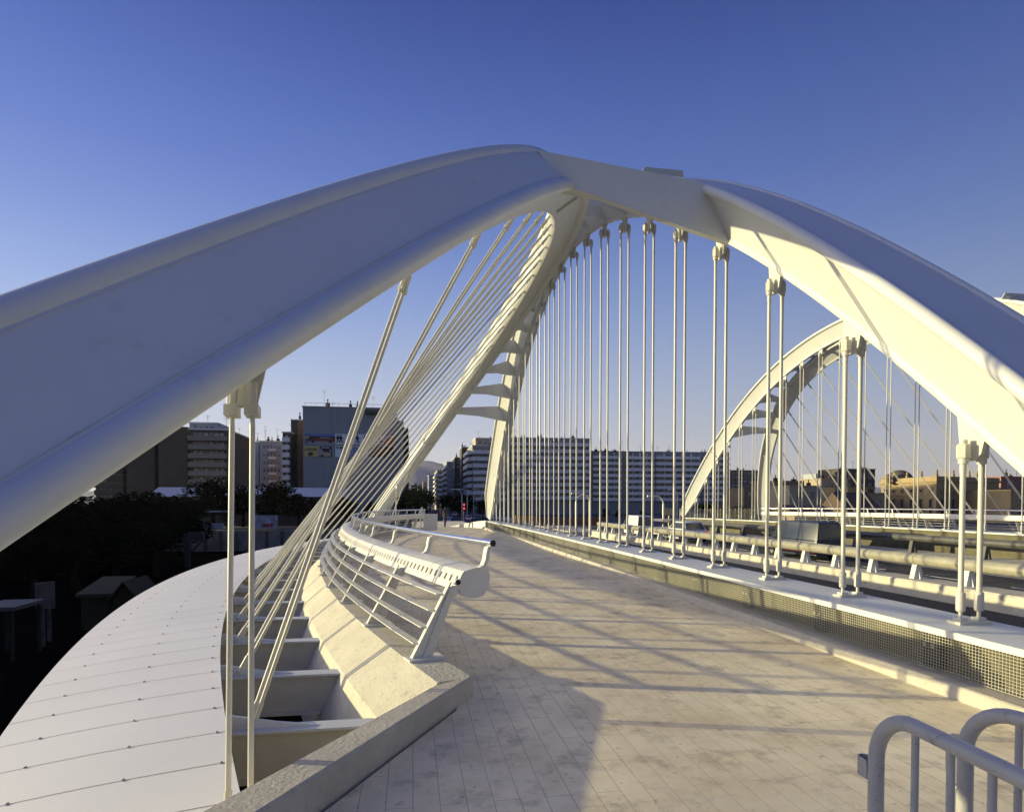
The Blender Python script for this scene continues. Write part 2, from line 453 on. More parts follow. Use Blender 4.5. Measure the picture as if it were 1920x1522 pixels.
def inclined_hangers(side):
    where = 'near leaning arch' if side == 1 else 'leaning arch across the road'
    for k, Y in enumerate(ST):
        u0 = Y-YM
        X = xi(Y)+.20 if k else -.99
        zb = EYE - 1.86 + crown(Y)
        Yt = Y + (.58, .90, 1.10, 1.05, .90, .75, .60, .45, .30, .20, .10)[k] if k < 11 else Y
        u, T = AI.ridge_at(Yt)
        root = thing('stay_rods', (X, Y, zb), '%s slanting rod pair from the front, %s' % (ORD[k], where), 'hanger', 'slanting rods of the ' + where, side)
        B = Vector((X, Y, zb)); d = (T-B).normalized(); L = (T-B).length
        lat = Vector((1, 0, 0)) if k == 0 else Vector((.55, .83, 0))
        lat = (lat - lat.dot(d)*d).normalized()
        nb = lat.cross(d).normalized()
        # gusset under the arch: tapered plate in the plane of the rods
        m = MB(side)
        tl = (AI.pt(u+.05, 0, -AI.D)-AI.pt(u-.05, 0, -AI.D)).normalized()
        up = -d
        sep = .062 if k == 0 else .027
        top = T - up*.10
        q = [top - tl*.10, top + tl*.10, T + up*.27 + tl*.045, T + up*.27 - tl*.045]
        if k == 0:
            q = [T-up*.12-lat*.10, T-up*.16+lat*.13+tl*.12, T+up*.30+lat*.09, T+up*.30-lat*.085]
        nr = (q[1]-q[0]).cross(q[2]-q[1]).normalized()
        m.prism(q, nr*.035); m.build('gusset', M['white2'], root)
        rr = .0165 if k else .0175
        for s in (-1, 1):
            o = lat*s*sep
            m = MB(side); m.tube([B+o+d*.16, T+o-d*.42], rr, 8 if k < 8 else 6); m.build('rod', M['white2'], root, True, 60)
            m = MB(side); m.tube([T+o-d*.50, T+o-d*.36, T+o-d*.36, T+o-d*.14], [rr*.9, rr*.9, rr*(1.5 if k else 2.1), rr*(1.5 if k else 2.1)], 6 if k else 8)
            m.obox(T+o-d*.33, lat*(.045 if k else .085), nb*(.055 if k else .085), d*(.04 if k else .07)); m.build('top_socket', M['white2'], root)
            m = MB(side); m.tube([B+o, B+o+d*.20], rr*1.35, 8); m.build('bottom_socket', M['white2'], root, True, 60)
inclined_hangers(1); inclined_hangers(2)

# ------------------------------------------------------------------ clad side girder
def frange(a, b, st):
    n = max(1, int(round((b-a)/st)));  return [a+(b-a)*i/n for i in range(n+1)]
def girder(side):
    where = 'left of the near footpath' if side == 1 else 'beyond the far footpath'
    root = thing('clad_girder', (-5, YM, 0), 'curved white panel-clad edge girder %s' % where, 'girder', None, side)
    z0 = EYE - 1.75
    def ring(y):
        c = crown(y); a, b = xi(y), xo(y); zi = z0 + c; zo = z0 - .25 + c
        pts = [(a, zi-.02), (a, zi)]
        for t in (.15,.35,.55,.75,.92): pts.append((a+(b-a)*t, zi + (zo-zi)*t + .018*math.sin(math.pi*t)))
        pts += [(b, zo), (b-.02, zo-.06), (b+.10, zo-.28), (b+.7, zo-.8), (a-.14, zo-.75), (a-.14, zi-.02)]
        return [(x, y, z) for x, z in pts]
    m = MB(side); m.loft([ring(y) for y in frange(.4, 44.1, .3)])
    if side == 2:
        m.build('girder_shell', M['clad'], root, True, 30); return
    js = [3.79+.59*i for i in range(-4, 61)]
    # panel joints: thin dark shadow-gap strips standing just proud of the shell
    m.mi = 1
    for y in js:
        r = ring(y)[1:9]
        for p, q in zip(r[:-1], r[1:]):
            p = Vector(p)+Vector((0,0,.0025)); q = Vector(q)+Vector((0,0,.0025)); h = Vector((0,.003 if y < 14 else .0022,0))
            m.add([p-h, q-h, q+h, p+h], [(0,1,2,3)])
    m.build('girder_shell', [M['clad'], M['slot']], root, True, 30)
    # fixing clips on every joint, three rows
    small = []
    for i, y in enumerate(js):
        for t in (.045, .40, .80):
            a, b = xi(y), xo(y); c = crown(y)
            small.append((y, Vector((a+(b-a)*t, y, z0 + c - .25*t + .018*math.sin(math.pi*t) + .004))))
    small = [q for q in small if q[0] > 2.6]
    small.sort(key=lambda q: q[0])
    base = None
    for n, (y, p) in enumerate(small[:99]):
        if base is None:
            m = MB(); m.side = 1
            o0 = Vector(root['_o'])
            for dy in (-.013, .013):
                m.box(-.009, dy-.005, -.004, .009, dy+.005, .008)
                m.tube([(0,dy,0),(0,dy,.016)], .004, 6)
            m.box(-.004,-.022,.0,.004,.022,.003)
            base = m.build('fixing_clip', M['galv'], None)
            base.parent = root; base.location = p-o0; base.scale = (.68,.68,.6)
        else:
            c = base.copy(); col.objects.link(c); c.parent = root; c.location = p-o0
    m = MB()
    for y, p in small[99:]:
        m.box(p[0]-.009, y-.014, p[2]-.004, p[0]+.009, y+.014, p[2]+.012)
    tag(m.build('distant_fixing_clips', M['galv'], root), kind='stuff')
girder(1); girder(2)

# ------------------------------------------------------------------ floor beams
for k, Y in enumerate(ST):
    if k == 0: Y = 3.86
    z = EYE - 1.875 + crown(Y)
    x0 = xi(Y) - .10; x1 = xe(Y) + .10
    root = thing('floor_beam', (x0, Y, z), '%s cream I-beam from the front in the slot beside the concrete slope' % ORD[k], 'beam', 'floor beams in the open slot')
    m = MB(); m.box(x0, Y-.095, z-.022, x1, Y+.095, z)
    m.build('top_flange', M['white'], root)
    m = MB(); m.prism([(x0,Y,z-.022),(x1-.02,Y,z-.022),(x1-.30,Y,z-.42),(x0,Y,z-.42)], (0,.02,0)); m.build('web', M['beam'], root)
    m = MB(); m.box(x0, Y-.09, z-.442, x1-.30, Y+.09, z-.42); m.build('bottom_flange', M['beam'], root)
    m = MB(); m.prism([(x0,Y,z+.001),(x0+.86,Y,z+.001),(x0+.50,Y,z+.05),(x0+.16,Y,z+.115),(x0,Y,z+.115)], (0,.024,0))
    m.build('gusset', M['white'], root)
    m = MB(); m.box(x0+.02, Y+.06, z-.30, x0+.10, Y+.16, z-.10); m.tube([(x0+.02,Y+.13,z-.02),(x0+.16,Y+.13,z+.01)], .05, 8)
    m.build('anchor_block', M['beam'], root, True, 50)

# ------------------------------------------------------------------ concrete ledge and slope under the bench
def ledge(side):
    where = 'along the near footpath' if side == 1 else 'along the far footpath'
    def col_(j, y):
        c = crown(y); zt = EYE-1.53+c
        return [(xr(y), y, zt-.50), (xr(y), y, zt-.012), (xr(y)-.012, y, zt), (xs(y), y, zt), (xe(y), y, EYE-1.85+c), (xe(y)-.34, y, EYE-2.6+c), (xe(y)+.35, y, EYE-2.9+c)][j]
    def start(j):
        # where this edge meets the slanting end kerb
        if side == 2: return 5.0
        y = 6.5
        for _ in range(60):
            x = col_(j, y)[0]; yk = 5.16 + (x-.20)*(.862/.506) + .06
            if j < 3: yk = 5.36
            y += .3*(yk-y)
        return max(y, 2.2)
    N = 120; s0 = [start(j) for j in range(7)]
    rings = [[col_(j, s0[j]+(40.2-s0[j])*i/N) for j in range(7)] for i in range(N+1)]
    m = MB(side); m.loft(rings)
    o = m.build('concrete_ledge', M['concrete'], None, True, 25)
    tag(o, 'curved board-marked concrete ledge with sunlit slope %s' % where, 'ledge')
ledge(1); ledge(2)
# slanting end kerb in the foreground
fdir = Vector((-.478, -.878, 0)); F0 = Vector((.50, 5.37, 0)); O0 = Vector((.20, 5.16, 0)); odir = Vector((-.506, -.862, 0))
m = MB()
zt = EYE-1.53
rings = []
for t in frange(0, 5.6, .35):
    f = F0+fdir*t; o = O0+odir*t; zt = EYE-1.53 + .018*t
    rings.append([(f[0]+.01, f[1]-.005, -.9), (f[0]+.012, f[1]-.006, zt-.012), (f[0], f[1], zt+.003), (o[0], o[1], zt+.003), (o[0]-.02, o[1]+.01, zt-.3), (o[0]-.02, o[1]+.01, -.9)])
m.loft(rings)
tag(m.build('end_kerb', M['concrete2'], None, True, 25), 'slanting pale concrete kerb in the lower left foreground, cutting off the curved ledge', 'kerb')

# ------------------------------------------------------------------ pavements
def pavement(side):
    m = MB(side)
    ys = frange(-6, 58, .5)
    for y0, y1 in zip(ys[:-1], ys[1:]):
        def xl(y):
            if y < 5.2:
                t = (y-5.37)/(-.878); return .50-.478*t + .05 if t < 6 else -2.6
            if y > 39.8: return 3.0 - 5.2*max(0, 1-(y-39.8)/3.0)**2*0 - 3.0
            return xr(y) - .05
        c0, c1 = crown(y0), crown(y1)
        a0, a1 = xl(y0), xl(y1)
        N = 3
        for i in range(N):
            p = [a0+(4.75-a0)*i/N, a0+(4.75-a0)*(i+1)/N, a1+(4.75-a1)*(i+1)/N, a1+(4.75-a1)*i/N]
            m.add([(p[0],y0,c0),(p[1],y0,c0),(p[2],y1,c1),(p[3],y1,c1)], [(0,1,2,3)])
    o = m.build('pavement' if side == 1 else 'far_pavement', M['pave'])
    tag(o, kind='structure')
    m = MB(side); m.loft([[(xr(y)+.02,y,-1.3),(xr(y)+.02,y,-.12),(4.7,y,-.12),(4.7,y,-1.3)] for y in frange(5.6, 39.6, 1.0)]); tag(m.build('deck', M['concrete2']), kind='structure')
pavement(1); pavement(2)

# ------------------------------------------------------------------ parapet with mesh panels and white cap
def parapet(side):
    where = 'under the vertical rods of the near footpath' if side == 1 else 'under the vertical rods across the road'
    root = thing('parapet', (5.2, YM, 0), 'long low parapet with a broad white cap %s' % where, 'parapet', 'low parapets under the vertical rods', side)
    def zc(y): return EYE - 1.111 - .0191*((min(abs(y-YM), 19)/10)**2)
    ys = frange(-2.0, 41.2, .4)
    m = MB(side)
    m.loft([[(4.83,y,zc(y)-.062),(4.83,y,zc(y)-.008),(4.838,y,zc(y)),(5.66,y,zc(y)),(5.67,y,zc(y)-.008),(5.67,y,zc(y)-.062)] for y in ys]); m.build('cap', M['white'], root, True, 30)
    m = MB(side)
    m.loft([[(5.02,y,crown(y)-.1),(5.02,y,zc(y)-.063),(5.60,y,zc(y)-.063),(5.60,y,-1.2)] for y in ys]); m.build('backing_wall', M['backing'], root)
    m = MB(side)
    m.loft([[(4.63,y,crown(y)-.1),(4.635,y,crown(y)+.04),(4.665,y,crown(y)+.105),(4.68,y,crown(y)+.115),(5.03,y,crown(y)+.118),(5.03,y,crown(y)-.1)] for y in ys])
    m.build('kerb', M['concrete2'], root, True, 30)
    if side == 2: return
    # station posts (dark gap with two round bolts) and wire mesh panels between them
    st = [5.15+1.65*i - .825*0 for i in range(-2, 22)]
    for i, Y in enumerate(st):
        z0 = crown(Y)+.122; z1 = zc(Y)-.066
        m = MB(); m.box(4.935, Y-.10, z0, 5.015, Y+.10, z1); m.build('dark_gap', M['backdark'], root)
        m = MB()
        for s in (-1,1): m.tube([(4.90,Y+s*.045,z0+(z1-z0)*.62),(4.935,Y+s*.045,z0+(z1-z0)*.62)], .021, 12)
        m.box(4.875, Y-.10, z0-.002, 4.895, Y+.10, z0+.014)
        m.build('panel_bolts', M['galv'], root, True, 40)
        if i+1 < len(st):
            Y1 = st[i+1]; sp = .031 if Y < 22 else .062
            a, b = Y+.0, Y1-.0
            m = MB(); w = .0022 if Y < 16 else .003
            n = int((b-a)/sp)
            for k in range(n):
                y = a+(b-a)*k/n
                m.box(4.872, y-w, crown(y)+.125, 4.877, y+w, zc(y)-.063)
            nz = int(.40/sp)
            for k in range(nz+1):
                f = k/nz
                def zz(y): return crown(y)+.127+(zc(y)-.066-crown(y)-.127)*f
                m.add([(4.867,a,zz(a)-w),(4.867,b,zz(b)-w),(4.867,b,zz(b)+w),(4.867,a,zz(a)+w),(4.872,a,zz(a)-w),(4.872,b,zz(b)-w),(4.872,b,zz(b)+w),(4.872,a,zz(a)+w)],
                      [(0,3,2,1),(4,5,6,7),(0,1,5,4),(3,7,6,2)])
            m.build('mesh_panel', M['galv'], root)
parapet(1); parapet(2)
# curved white end piece at the far end of the near parapet
m = MB(); rings = []
for i in range(19):
    t = i/18
    x = 4.86 - 2.2*t**1.8; y = 40.9 + 3.6*t
    h = EYE-1.19 - .50*t**2
    rings.append([(x, y, -.05), (x, y, h), (x+.35+.4*(1-t), y+.12, h), (x+.35+.4*(1-t), y+.12, -.05)])
m.loft(rings); tag(m.build('parapet_end', M['white'], None, True, 40), 'white tapering wall end curving inwards at the far end of the near parapet', 'wall')
# ------------------------------------------------------------------ bench with handrail along the ledge
def bench(side):
    where = 'along the near footpath' if side == 1 else 'on the far footpath across the road'
    Ya, Yb = 6.05, 38.43
    root = thing('bench_railing', (-2.5, YM, EYE-1.53), 'curved white bench with steel handrail and slats %s' % where, 'bench', None, side)
    tab = [(Ya, 0.)]; y = Ya
    while y < Yb-1e-6:
        y2 = min(Yb, y+.02); tab.append((y2, tab[-1][1]+math.hypot(y2-y, xb(y2)-xb(y)))); y = y2
    Ltot = tab[-1][1]
    def S(s):
        s = max(0, min(Ltot, s)); i = min(len(tab)-2, int(s/Ltot*(len(tab)-1)))
        while i > 0 and tab[i][1] > s: i -= 1
        while i < len(tab)-2 and tab[i+1][1] < s: i += 1
        f = (s-tab[i][1])/(tab[i+1][1]-tab[i][1]); y = tab[i][0]+f*(tab[i+1][0]-tab[i][0])
        k = .0204*(y-YM); q = math.hypot(1, k)
        return Vector((xb(y), y, EYE-1.53+crown(y))), Vector((k/q, 1/q, 0)), Vector((1/q, -k/q, 0))
    def P(s, t, z):
        p, T, N = S(s); return p + N*t + Vector((0,0,z))
    NF = 18; ss = [Ltot*i/NF for i in range(NF+1)]
    ln = lambda a, b, n: [a+(b-a)*i/n for i in range(n+1)]
    # seat shell
    sec = [(.455,.845),(.59,.875),(.665,.86),(.69,.80),(.69,.70),(.655,.60),(.60,.575),(.595,.60),(.64,.625),(.66,.70),(.655,.80),(.60,.845),(.46,.815),
           (.40,.77),(.345,.67),(.33,.648),(.312,.655),(.396,.815),(.418,.838)]
    m = MB(side)
    if side == 1:
        m.loft([[P(s,t,z) for t,z in sec] for s in ln(0, Ltot, NF*6)])
    else:
        m.loft([[P(s,t,z) for t,z in sec] for s in ln(0, Ltot, NF*2)])
    m.mi = 1
    if side == 1:
        # drain slots in groups of twelve and panel joints, slightly proud dark strips
        for i in range(NF*2):
            sa, sb = ss[i//2] + (i % 2)*Ltot/NF/2, ss[i//2] + (i % 2+1)*Ltot/NF/2
            if sa > 22: continue
            nsl = 6
            for k in range(nsl):
                s = sa + (sb-sa)*(k+.5)/nsl
                if (k == 0 and i % 2 == 0): pass
                a, b = (.376,.777), (.348,.724)
                d = .013
                q = [P(s-d,*b), P(s-d*.3,b[0]-.004,b[1]-.008), P(s+d,*b), P(s+d,*a), P(s+d*.3,a[0]+.004,a[1]+.008), P(s-d,*a)]
                N = S(s)[2]; off = N*(-.006)+Vector((0,0,.0035))
                m.add([p+off for p in q], [(0,1,2,3,4,5)])
            for dj in (0.0,):
                s = sb
                for (a, b) in zip(sec[-4:]+sec[:2], (sec[-4:]+sec[:2])[1:]):
                    N = S(s)[2]; off = N*(-.003)+Vector((0,0,.003))
                    m.add([P(s-.003,*a)+off, P(s-.003,*b)+off, P(s+.003,*b)+off, P(s+.003,*a)+off], [(0,1,2,3)])
    m.build('seat', [M['bench'], M['slot']], root, True, 32)
    for s in (0, Ltot):
        m = MB(side)
        poly = [P(s,t,z) for t,z in [(.40,.80),(.45,.848),(.60,.878),(.675,.86),(.70,.78),(.695,.68),(.64,.585),(.56,.555),(.46,.565),(.36,.60),(.33,.64)]]
        T = S(s)[1]; m.prism(poly, T*.014); m.build('end_plate', M['bench'], root)
    # handrail
    m = MB(side); m.tube([P(s,.71,1.115) for s in ln(-.0, Ltot, NF*4)], .034, 16, False); h = m.build('handrail', M['steel'], root, True, 60)
    for s, e in ((0, -1), (Ltot, 1)):
        p, T, N = S(s); c = P(s,.71,1.115)
        m = MB(side); m.tube([c+T*e*-.01, c+T*e*.06], .034, 16, False); m.build('end_sleeve', M['steel'], root, True, 60)
        m = MB(side); m.tube([c+T*e*.0, c+T*e*.056], .029, 16); m.build('end_cap', M['black'], root, True, 60)
    c = P(0,.33,.735); T = S(0)[1]
    m = MB(side); m.tube([c+T*.02, c-T*.05], .034, 14); m.build('bar_end', M['bench'], root, True, 60)
    m = MB(side); m.tube([c-T*.045, c-T*.055], .026, 14); m.build('end_cap', M['black'], root)
    # slats
    for t, z in ((-.075,.155),(.0,.31),(.082,.47),(.165,.625)):
        m = MB(side)
        m.loft([[P(s,t-.042,z-.007), P(s,t+.042,z-.006), P(s,t+.042,z+.005), P(s,t-.042,z+.004)] for s in ln(.02, Ltot-.02, NF*2)])
        m.build('slat', M['bench'], root)
    # frames
    for i, s in enumerate(ss):
        p, T, N = S(s)
        fr = None
        m = MB(side)
        m.prism([P(s,-.13,.02), P(s,.075,.02), P(s,.285,.57), P(s,.38,.64), P(s,.34,.70), P(s,.25,.69)], T*.014)
        fr = m.build('frame_leg', M['bench'], root)
        m = MB(side)
        for (a, b) in (((-.137,.02),(.262,.735)), ((-.02,.02),(.25,.66))):
            A = P(s,*a); B = P(s,*b); d = (B-A)
            m.obox((A+B)/2, d, T*.062, N*.018)
        # front upright continues to the small round bar
        A = P(s,.25,.66); B = P(s,.30,.70); m.obox((A+B)/2, B-A, T*.03, (N*.02))
        m.build('flange', M['bench'], fr)
        m = MB(side); c = P(s,-.01,.011); m.obox(c, N*.36, T*.20, Vector((0,0,.022))); m.build('foot_plate', M['bench'], fr)
        # handrail bracket
        m = MB(side)
        pts = [(.585,.87),(.63,.895),(.655,.95),(.665,1.02),(.68,1.075),(.705,1.085)]
        rings = []
        for k, (t, z) in enumerate(pts):
            w = .042; rings.append([P(s,t,z)-N*.020-T*w, P(s,t,z)+N*.022-T*w, P(s,t,z)+N*.022+T*w, P(s,t,z)-N*.020+T*w])
        m.loft(rings); 
        m.build('rail_bracket', M['bench'], root)
bench(1); bench(2)

# ------------------------------------------------------------------ road between the footpaths
XC = MIR/2
m = MB(); m.box(5.75, -20, -1.4, 21.85, 48, -.85)
tag(m.build('road', M['asphalt']), kind='structure')
m = MB()
for x in (9.2, 17.9):
    for k in range(16): m.box(x-.05, -8+3.2*k, -.846, x+.05, -6.6+3.2*k, -.842)
tag(m.build('lane_markings', mat('road_paint', (.7,.7,.66), .7)), kind='structure')
m = MB(); ys = frange(-6, 46, 1.0)
m.loft([[(13.52,y,-.86),(13.56,y,-.46),(13.60,y,-.42),(14.5,y,-.42),(14.54,y,-.46),(14.57,y,-.86)] for y in ys])
tag(m.build('median_kerb', M['concrete'], None, True, 30), 'sunlit concrete median kerb running down the middle of the road', 'kerb')
def guard_rail(X, zc, name, label, y0, y1, sp=1.65, foot=True, zf=-.42, r=.165, mt='rail'):
    root = thing('guard_rail', (X, (y0+y1)/2, zf), label, 'guard rail', 'tubular guard rails of the road')
    m = MB(); m.tube([(X, y, zc) for y in frange(y0, y1, 1.65)], r, 14); m.build('rail', M[mt], root, True, 40)
    n = 0; y = y0+.4
    while y < y1:
        m = MB(); m.prism([(X-.16,y,zf-.003),(X+.16,y,zf-.003),(X+.07,y,zc-r+.02),(X-.07,y,zc-r+.02)], (0,.16,0)); m.prism([(X,y-.17,zf-.003),(X,y+.17,zf-.003),(X,y+.06,zc-r+.02),(X,y-.06,zc-r+.02)], (.05,0,0))
        m.build('foot', M['white'] if mt == 'rail' else M[mt], root)
        if n % 2 == 0:
            m = MB(); m.tube([(X,y-.025,zc),(X,y+.025,zc)], r*1.04, 16); m.build('sleeve', M[mt], root, True, 50)
        y += sp; n += 1
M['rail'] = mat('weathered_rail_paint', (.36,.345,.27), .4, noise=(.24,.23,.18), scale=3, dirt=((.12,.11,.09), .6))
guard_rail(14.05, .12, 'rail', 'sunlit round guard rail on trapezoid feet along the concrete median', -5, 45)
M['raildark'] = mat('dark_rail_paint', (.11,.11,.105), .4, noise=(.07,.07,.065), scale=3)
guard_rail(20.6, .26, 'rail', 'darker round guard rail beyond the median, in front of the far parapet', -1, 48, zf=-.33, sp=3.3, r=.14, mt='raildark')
m = MB(); ys = frange(-3, 50, 1.0)
m.loft([[(20.2,y,-.9),(20.22,y,-.35),(21.6,y,-.33),(21.6,y,-.9)] for y in ys])
tag(m.build('far_road_kerb', M['concrete']), 'low concrete kerb under the far guard rail, beside the far parapet', 'kerb')

# ------------------------------------------------------------------ crowd barriers lower right
def crowd_barrier(p0, dirv, label, hook=True):
    root = thing('crowd_barrier', (p0[0], p0[1], 0), label, 'barrier', 'steel crowd barriers in the lower right corner')
    root.rotation_euler = (0, 0, math.atan2(dirv[1], dirv[0])); root['_o'] = (0,0,0)
    L = 2.2; H = 1.10; r = .0215; rc = .145
    path = [(0,0,.0), (0,0,H-rc)]
    for k in range(1, 9): a = math.pi/2*k/8; path.append((rc-rc*math.cos(a), 0, H-rc+rc*math.sin(a)))
    path += [(L*.33,0,H), (L*.66,0,H)]
    for k in range(0, 9): a = math.pi/2*k/8; path.append((L-rc+rc*math.sin(a), 0, H-rc+rc*math.cos(a)))
    path += [(L,0,0)]
    m = MB(); m.tube(path, r, 18); m.build('frame', M['barrierpaint'], root, True, 60)
    m = MB(); m.tube([(0,0,.18),(L,0,.18)], .014, 10); m.build('bottom_rail', M['barrierpaint'], root, True, 60)
    x = .15
    while x < L-.05:
        m = MB(); m.tube([(x,0,.18),(x,0,H-.01)], .0098, 10); m.build('bar', M['barrierpaint'], root, True, 60); x += .118
    if hook:
        m = MB(); m.loft([[(x,y,z0_),(x,y,z0_+.055),(x2,y2,z0_+.055),(x2,y2,z0_)] for x,y,x2,y2,z0_ in ((-.015,-.020,-.015,-.016,.885),(-.055,-.020,-.053,-.016,.885),(-.066,-.012,-.061,-.009,.885),(-.070,0,-.065,0,.885),(-.066,.012,-.061,.009,.885),(-.055,.020,-.053,.016,.885),(-.015,.020,-.015,.016,.885))])
        m.build('hook', M['barrierpaint'], root, True, 40)
    else:
        m = MB(); m.tube([(-.055,0,.97),(-.055,0,.87),(-.048,0,.845),(-.03,0,.83),(-.01,0,.825)], .0065, 8); m.tube([(-.055,0,.97),(-.04,0,.985),(-.01,0,.99)], .0065, 8); m.build('ring', M['barrierpaint'], root, True, 60)
    for x in (.12, L-.12):
        m = MB(); m.tube([(x,-.28,.0),(x,0,.07),(x,.28,.0)], .014, 8); m.build('foot', M['barrierpaint'], root)
a = at(1672, 1341, Z=1.1); b = at(1920, 1461, Z=1.1); d = (b-a).normalized()
p = at(1637, 1500, Z=EYE-.9)
crowd_barrier(a-d*.06, d, 'nearer grey steel crowd barrier with round top corner and chipped paint')
a = at(1860, 1331, Z=1.1); b = at(1920, 1350, Z=1.1); d = (b-a).normalized()
crowd_barrier(a-d*.075, d, 'second grey crowd barrier just behind the nearer one, at the right edge', False)
# ------------------------------------------------------------------ ground, terraces, hills
G0 = -5.3; ST0 = -2.0                     # rail yard level, street level
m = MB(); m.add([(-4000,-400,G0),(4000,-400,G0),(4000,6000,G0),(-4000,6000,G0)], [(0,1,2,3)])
tag(m.build('ground', M['shade_dark_ground']), kind='structure')
m = MB(); m.box(-9, 74, G0-1, 900, 2300, ST0); m.box(-900, 96, G0-1, -9.0, 2300, ST0+.0)
tag(m.build('street', M['street']), kind='structure')
m = MB()
m.box(19.6, 60, ST0-.5, 24.5, 420, ST0+.12)
tag(m.build('sidewalk', M['concrete2']), kind='structure')
m = MB(); m.loft([[(-6,y,G0-.5),(-6,y,z),(60,y,z),(60,y,G0-.5)] for y, z in ((45,-.87),(52,-.93),(60,-1.2),(68,-1.75),(76,ST0+.004))]); tag(m.build('ramp', M['street']), kind='structure')
M['hill'] = mat('haze_tinted_scrub_hill', (.20,.215,.245), .95, noise=(.26,.25,.24), scale=.006)  # bluish pale base colour has distance haze mixed into it
def hill(name, x0, x1, y, top, seed):
    rnd = random.Random(seed); n = 70; m = MB(); rows = []
    ph = [rnd.uniform(0, 6.28) for _ in range(7)]
    for j in range(9):
        v = j/8; row = []
        for i in range(n+1):
            t = i/n; x = x0+(x1-x0)*t
            h = top(x)*(1 + .035*math.sin(t*19+ph[0]) + .02*math.sin(t*47+ph[1]) + .012*math.sin(t*97+ph[2]))
            row.append((x, y+v*900+60*math.sin(t*13+ph[3]+v*4), ST0+h*math.sin(v*math.pi*.5)*(1+.06*math.sin(t*60+v*9+ph[4]))*(1 if v < 1 else 1)))
        rows.append(row)
    m.loft(rows, False, False)
    return tag(m.build(name, M['hill'], None, True, 180), kind='structure')
xa = xpx(820, 2600)
hill('hill', -1500, 900, 2600, lambda x: 150*math.exp(-(abs(x-xa+60)/330)**3)+70, 3)
hill('far_hill', 500, 3300, 3000, lambda x: 118+20*math.sin(x/260), 5)

# ------------------------------------------------------------------ buildings
M['f_grey'] = mat('grey_facade', (.27,.28,.29), .85, noise=(.23,.24,.25), scale=.3)
M['f_white'] = mat('pale_render', (.40,.43,.46), .85, noise=(.34,.37,.40), scale=.4)
M['f_band'] = mat('white_balcony_front', (.80,.785,.74), .7, noise=(.72,.70,.66), scale=.8)
M['f_cream'] = mat('cream_render', (.40,.34,.24), .85, noise=(.33,.28,.19), scale=.3)
M['f_ochre'] = mat('ochre_stone', (.36,.275,.145), .85, noise=(.28,.21,.11), scale=.4, dirt=((.2,.15,.08), .4))
M['f_tan'] = mat('tan_render', (.25,.19,.12), .9, noise=(.18,.14,.09), scale=.4)
M['f_brown'] = mat('brown_facade', (.10,.088,.07), .9, noise=(.075,.066,.054), scale=.4)
M['f_dark'] = mat('dark_recess', (.045,.048,.055), .8)
M['glass'] = mat('window_glass', (.035,.045,.06), .15, spec=.8)
M['blind'] = mat('pale_blind', (.38,.37,.35), .8)
M['chim'] = mat('dark_chimney', (.07,.05,.04), .9)
M['roof'] = mat('roof_tile_brown', (.11,.075,.055), .9, noise=(.07,.05,.04), scale=1)
M['roofpale'] = mat('pale_metal_roof', (.42,.45,.50), .6)
M['redbrick'] = pattern_mat('red_brick', (.32,.12,.08), (.26,.10,.07), .9, sx=.5, sy=.2, mortar=(.3,.25,.2), msize=.02, axes='xz')
M['brick'] = pattern_mat('dark_brick_bands', (.085,.072,.058), (.07,.06,.048), .9, sx=2.4, sy=.5, mortar=(.05,.045,.04), msize=.035, axes='xz')
M['brick_o'] = pattern_mat('orange_brick', (.38,.20,.10), (.32,.17,.09), .9, sx=1.0, sy=.5, mortar=(.2,.13,.08), msize=.04, axes='xz')
M['corr'] = pattern_mat('blue_grey_corrugated_sheet', (.23,.27,.30), (.205,.245,.275), .7, sx=40, sy=.42, mortar=(.15,.18,.20), msize=.05, axes='zx')
M['metal_dark'] = mat('dark_metal', (.05,.05,.05), .5, metal=.5)

def local_box(m, o, ax, ay, x0, y0, z0, x1, y1, z1):
    P = [Vector(o)+ax*x+ay*y+Vector((0,0,z)) for z in (z0,z1) for x, y in ((x0,y0),(x1,y0),(x1,y1),(x0,y1))]
    m.add(P, [(0,3,2,1),(4,5,6,7),(0,1,5,4),(1,2,6,5),(2,3,7,6),(3,0,4,7)])

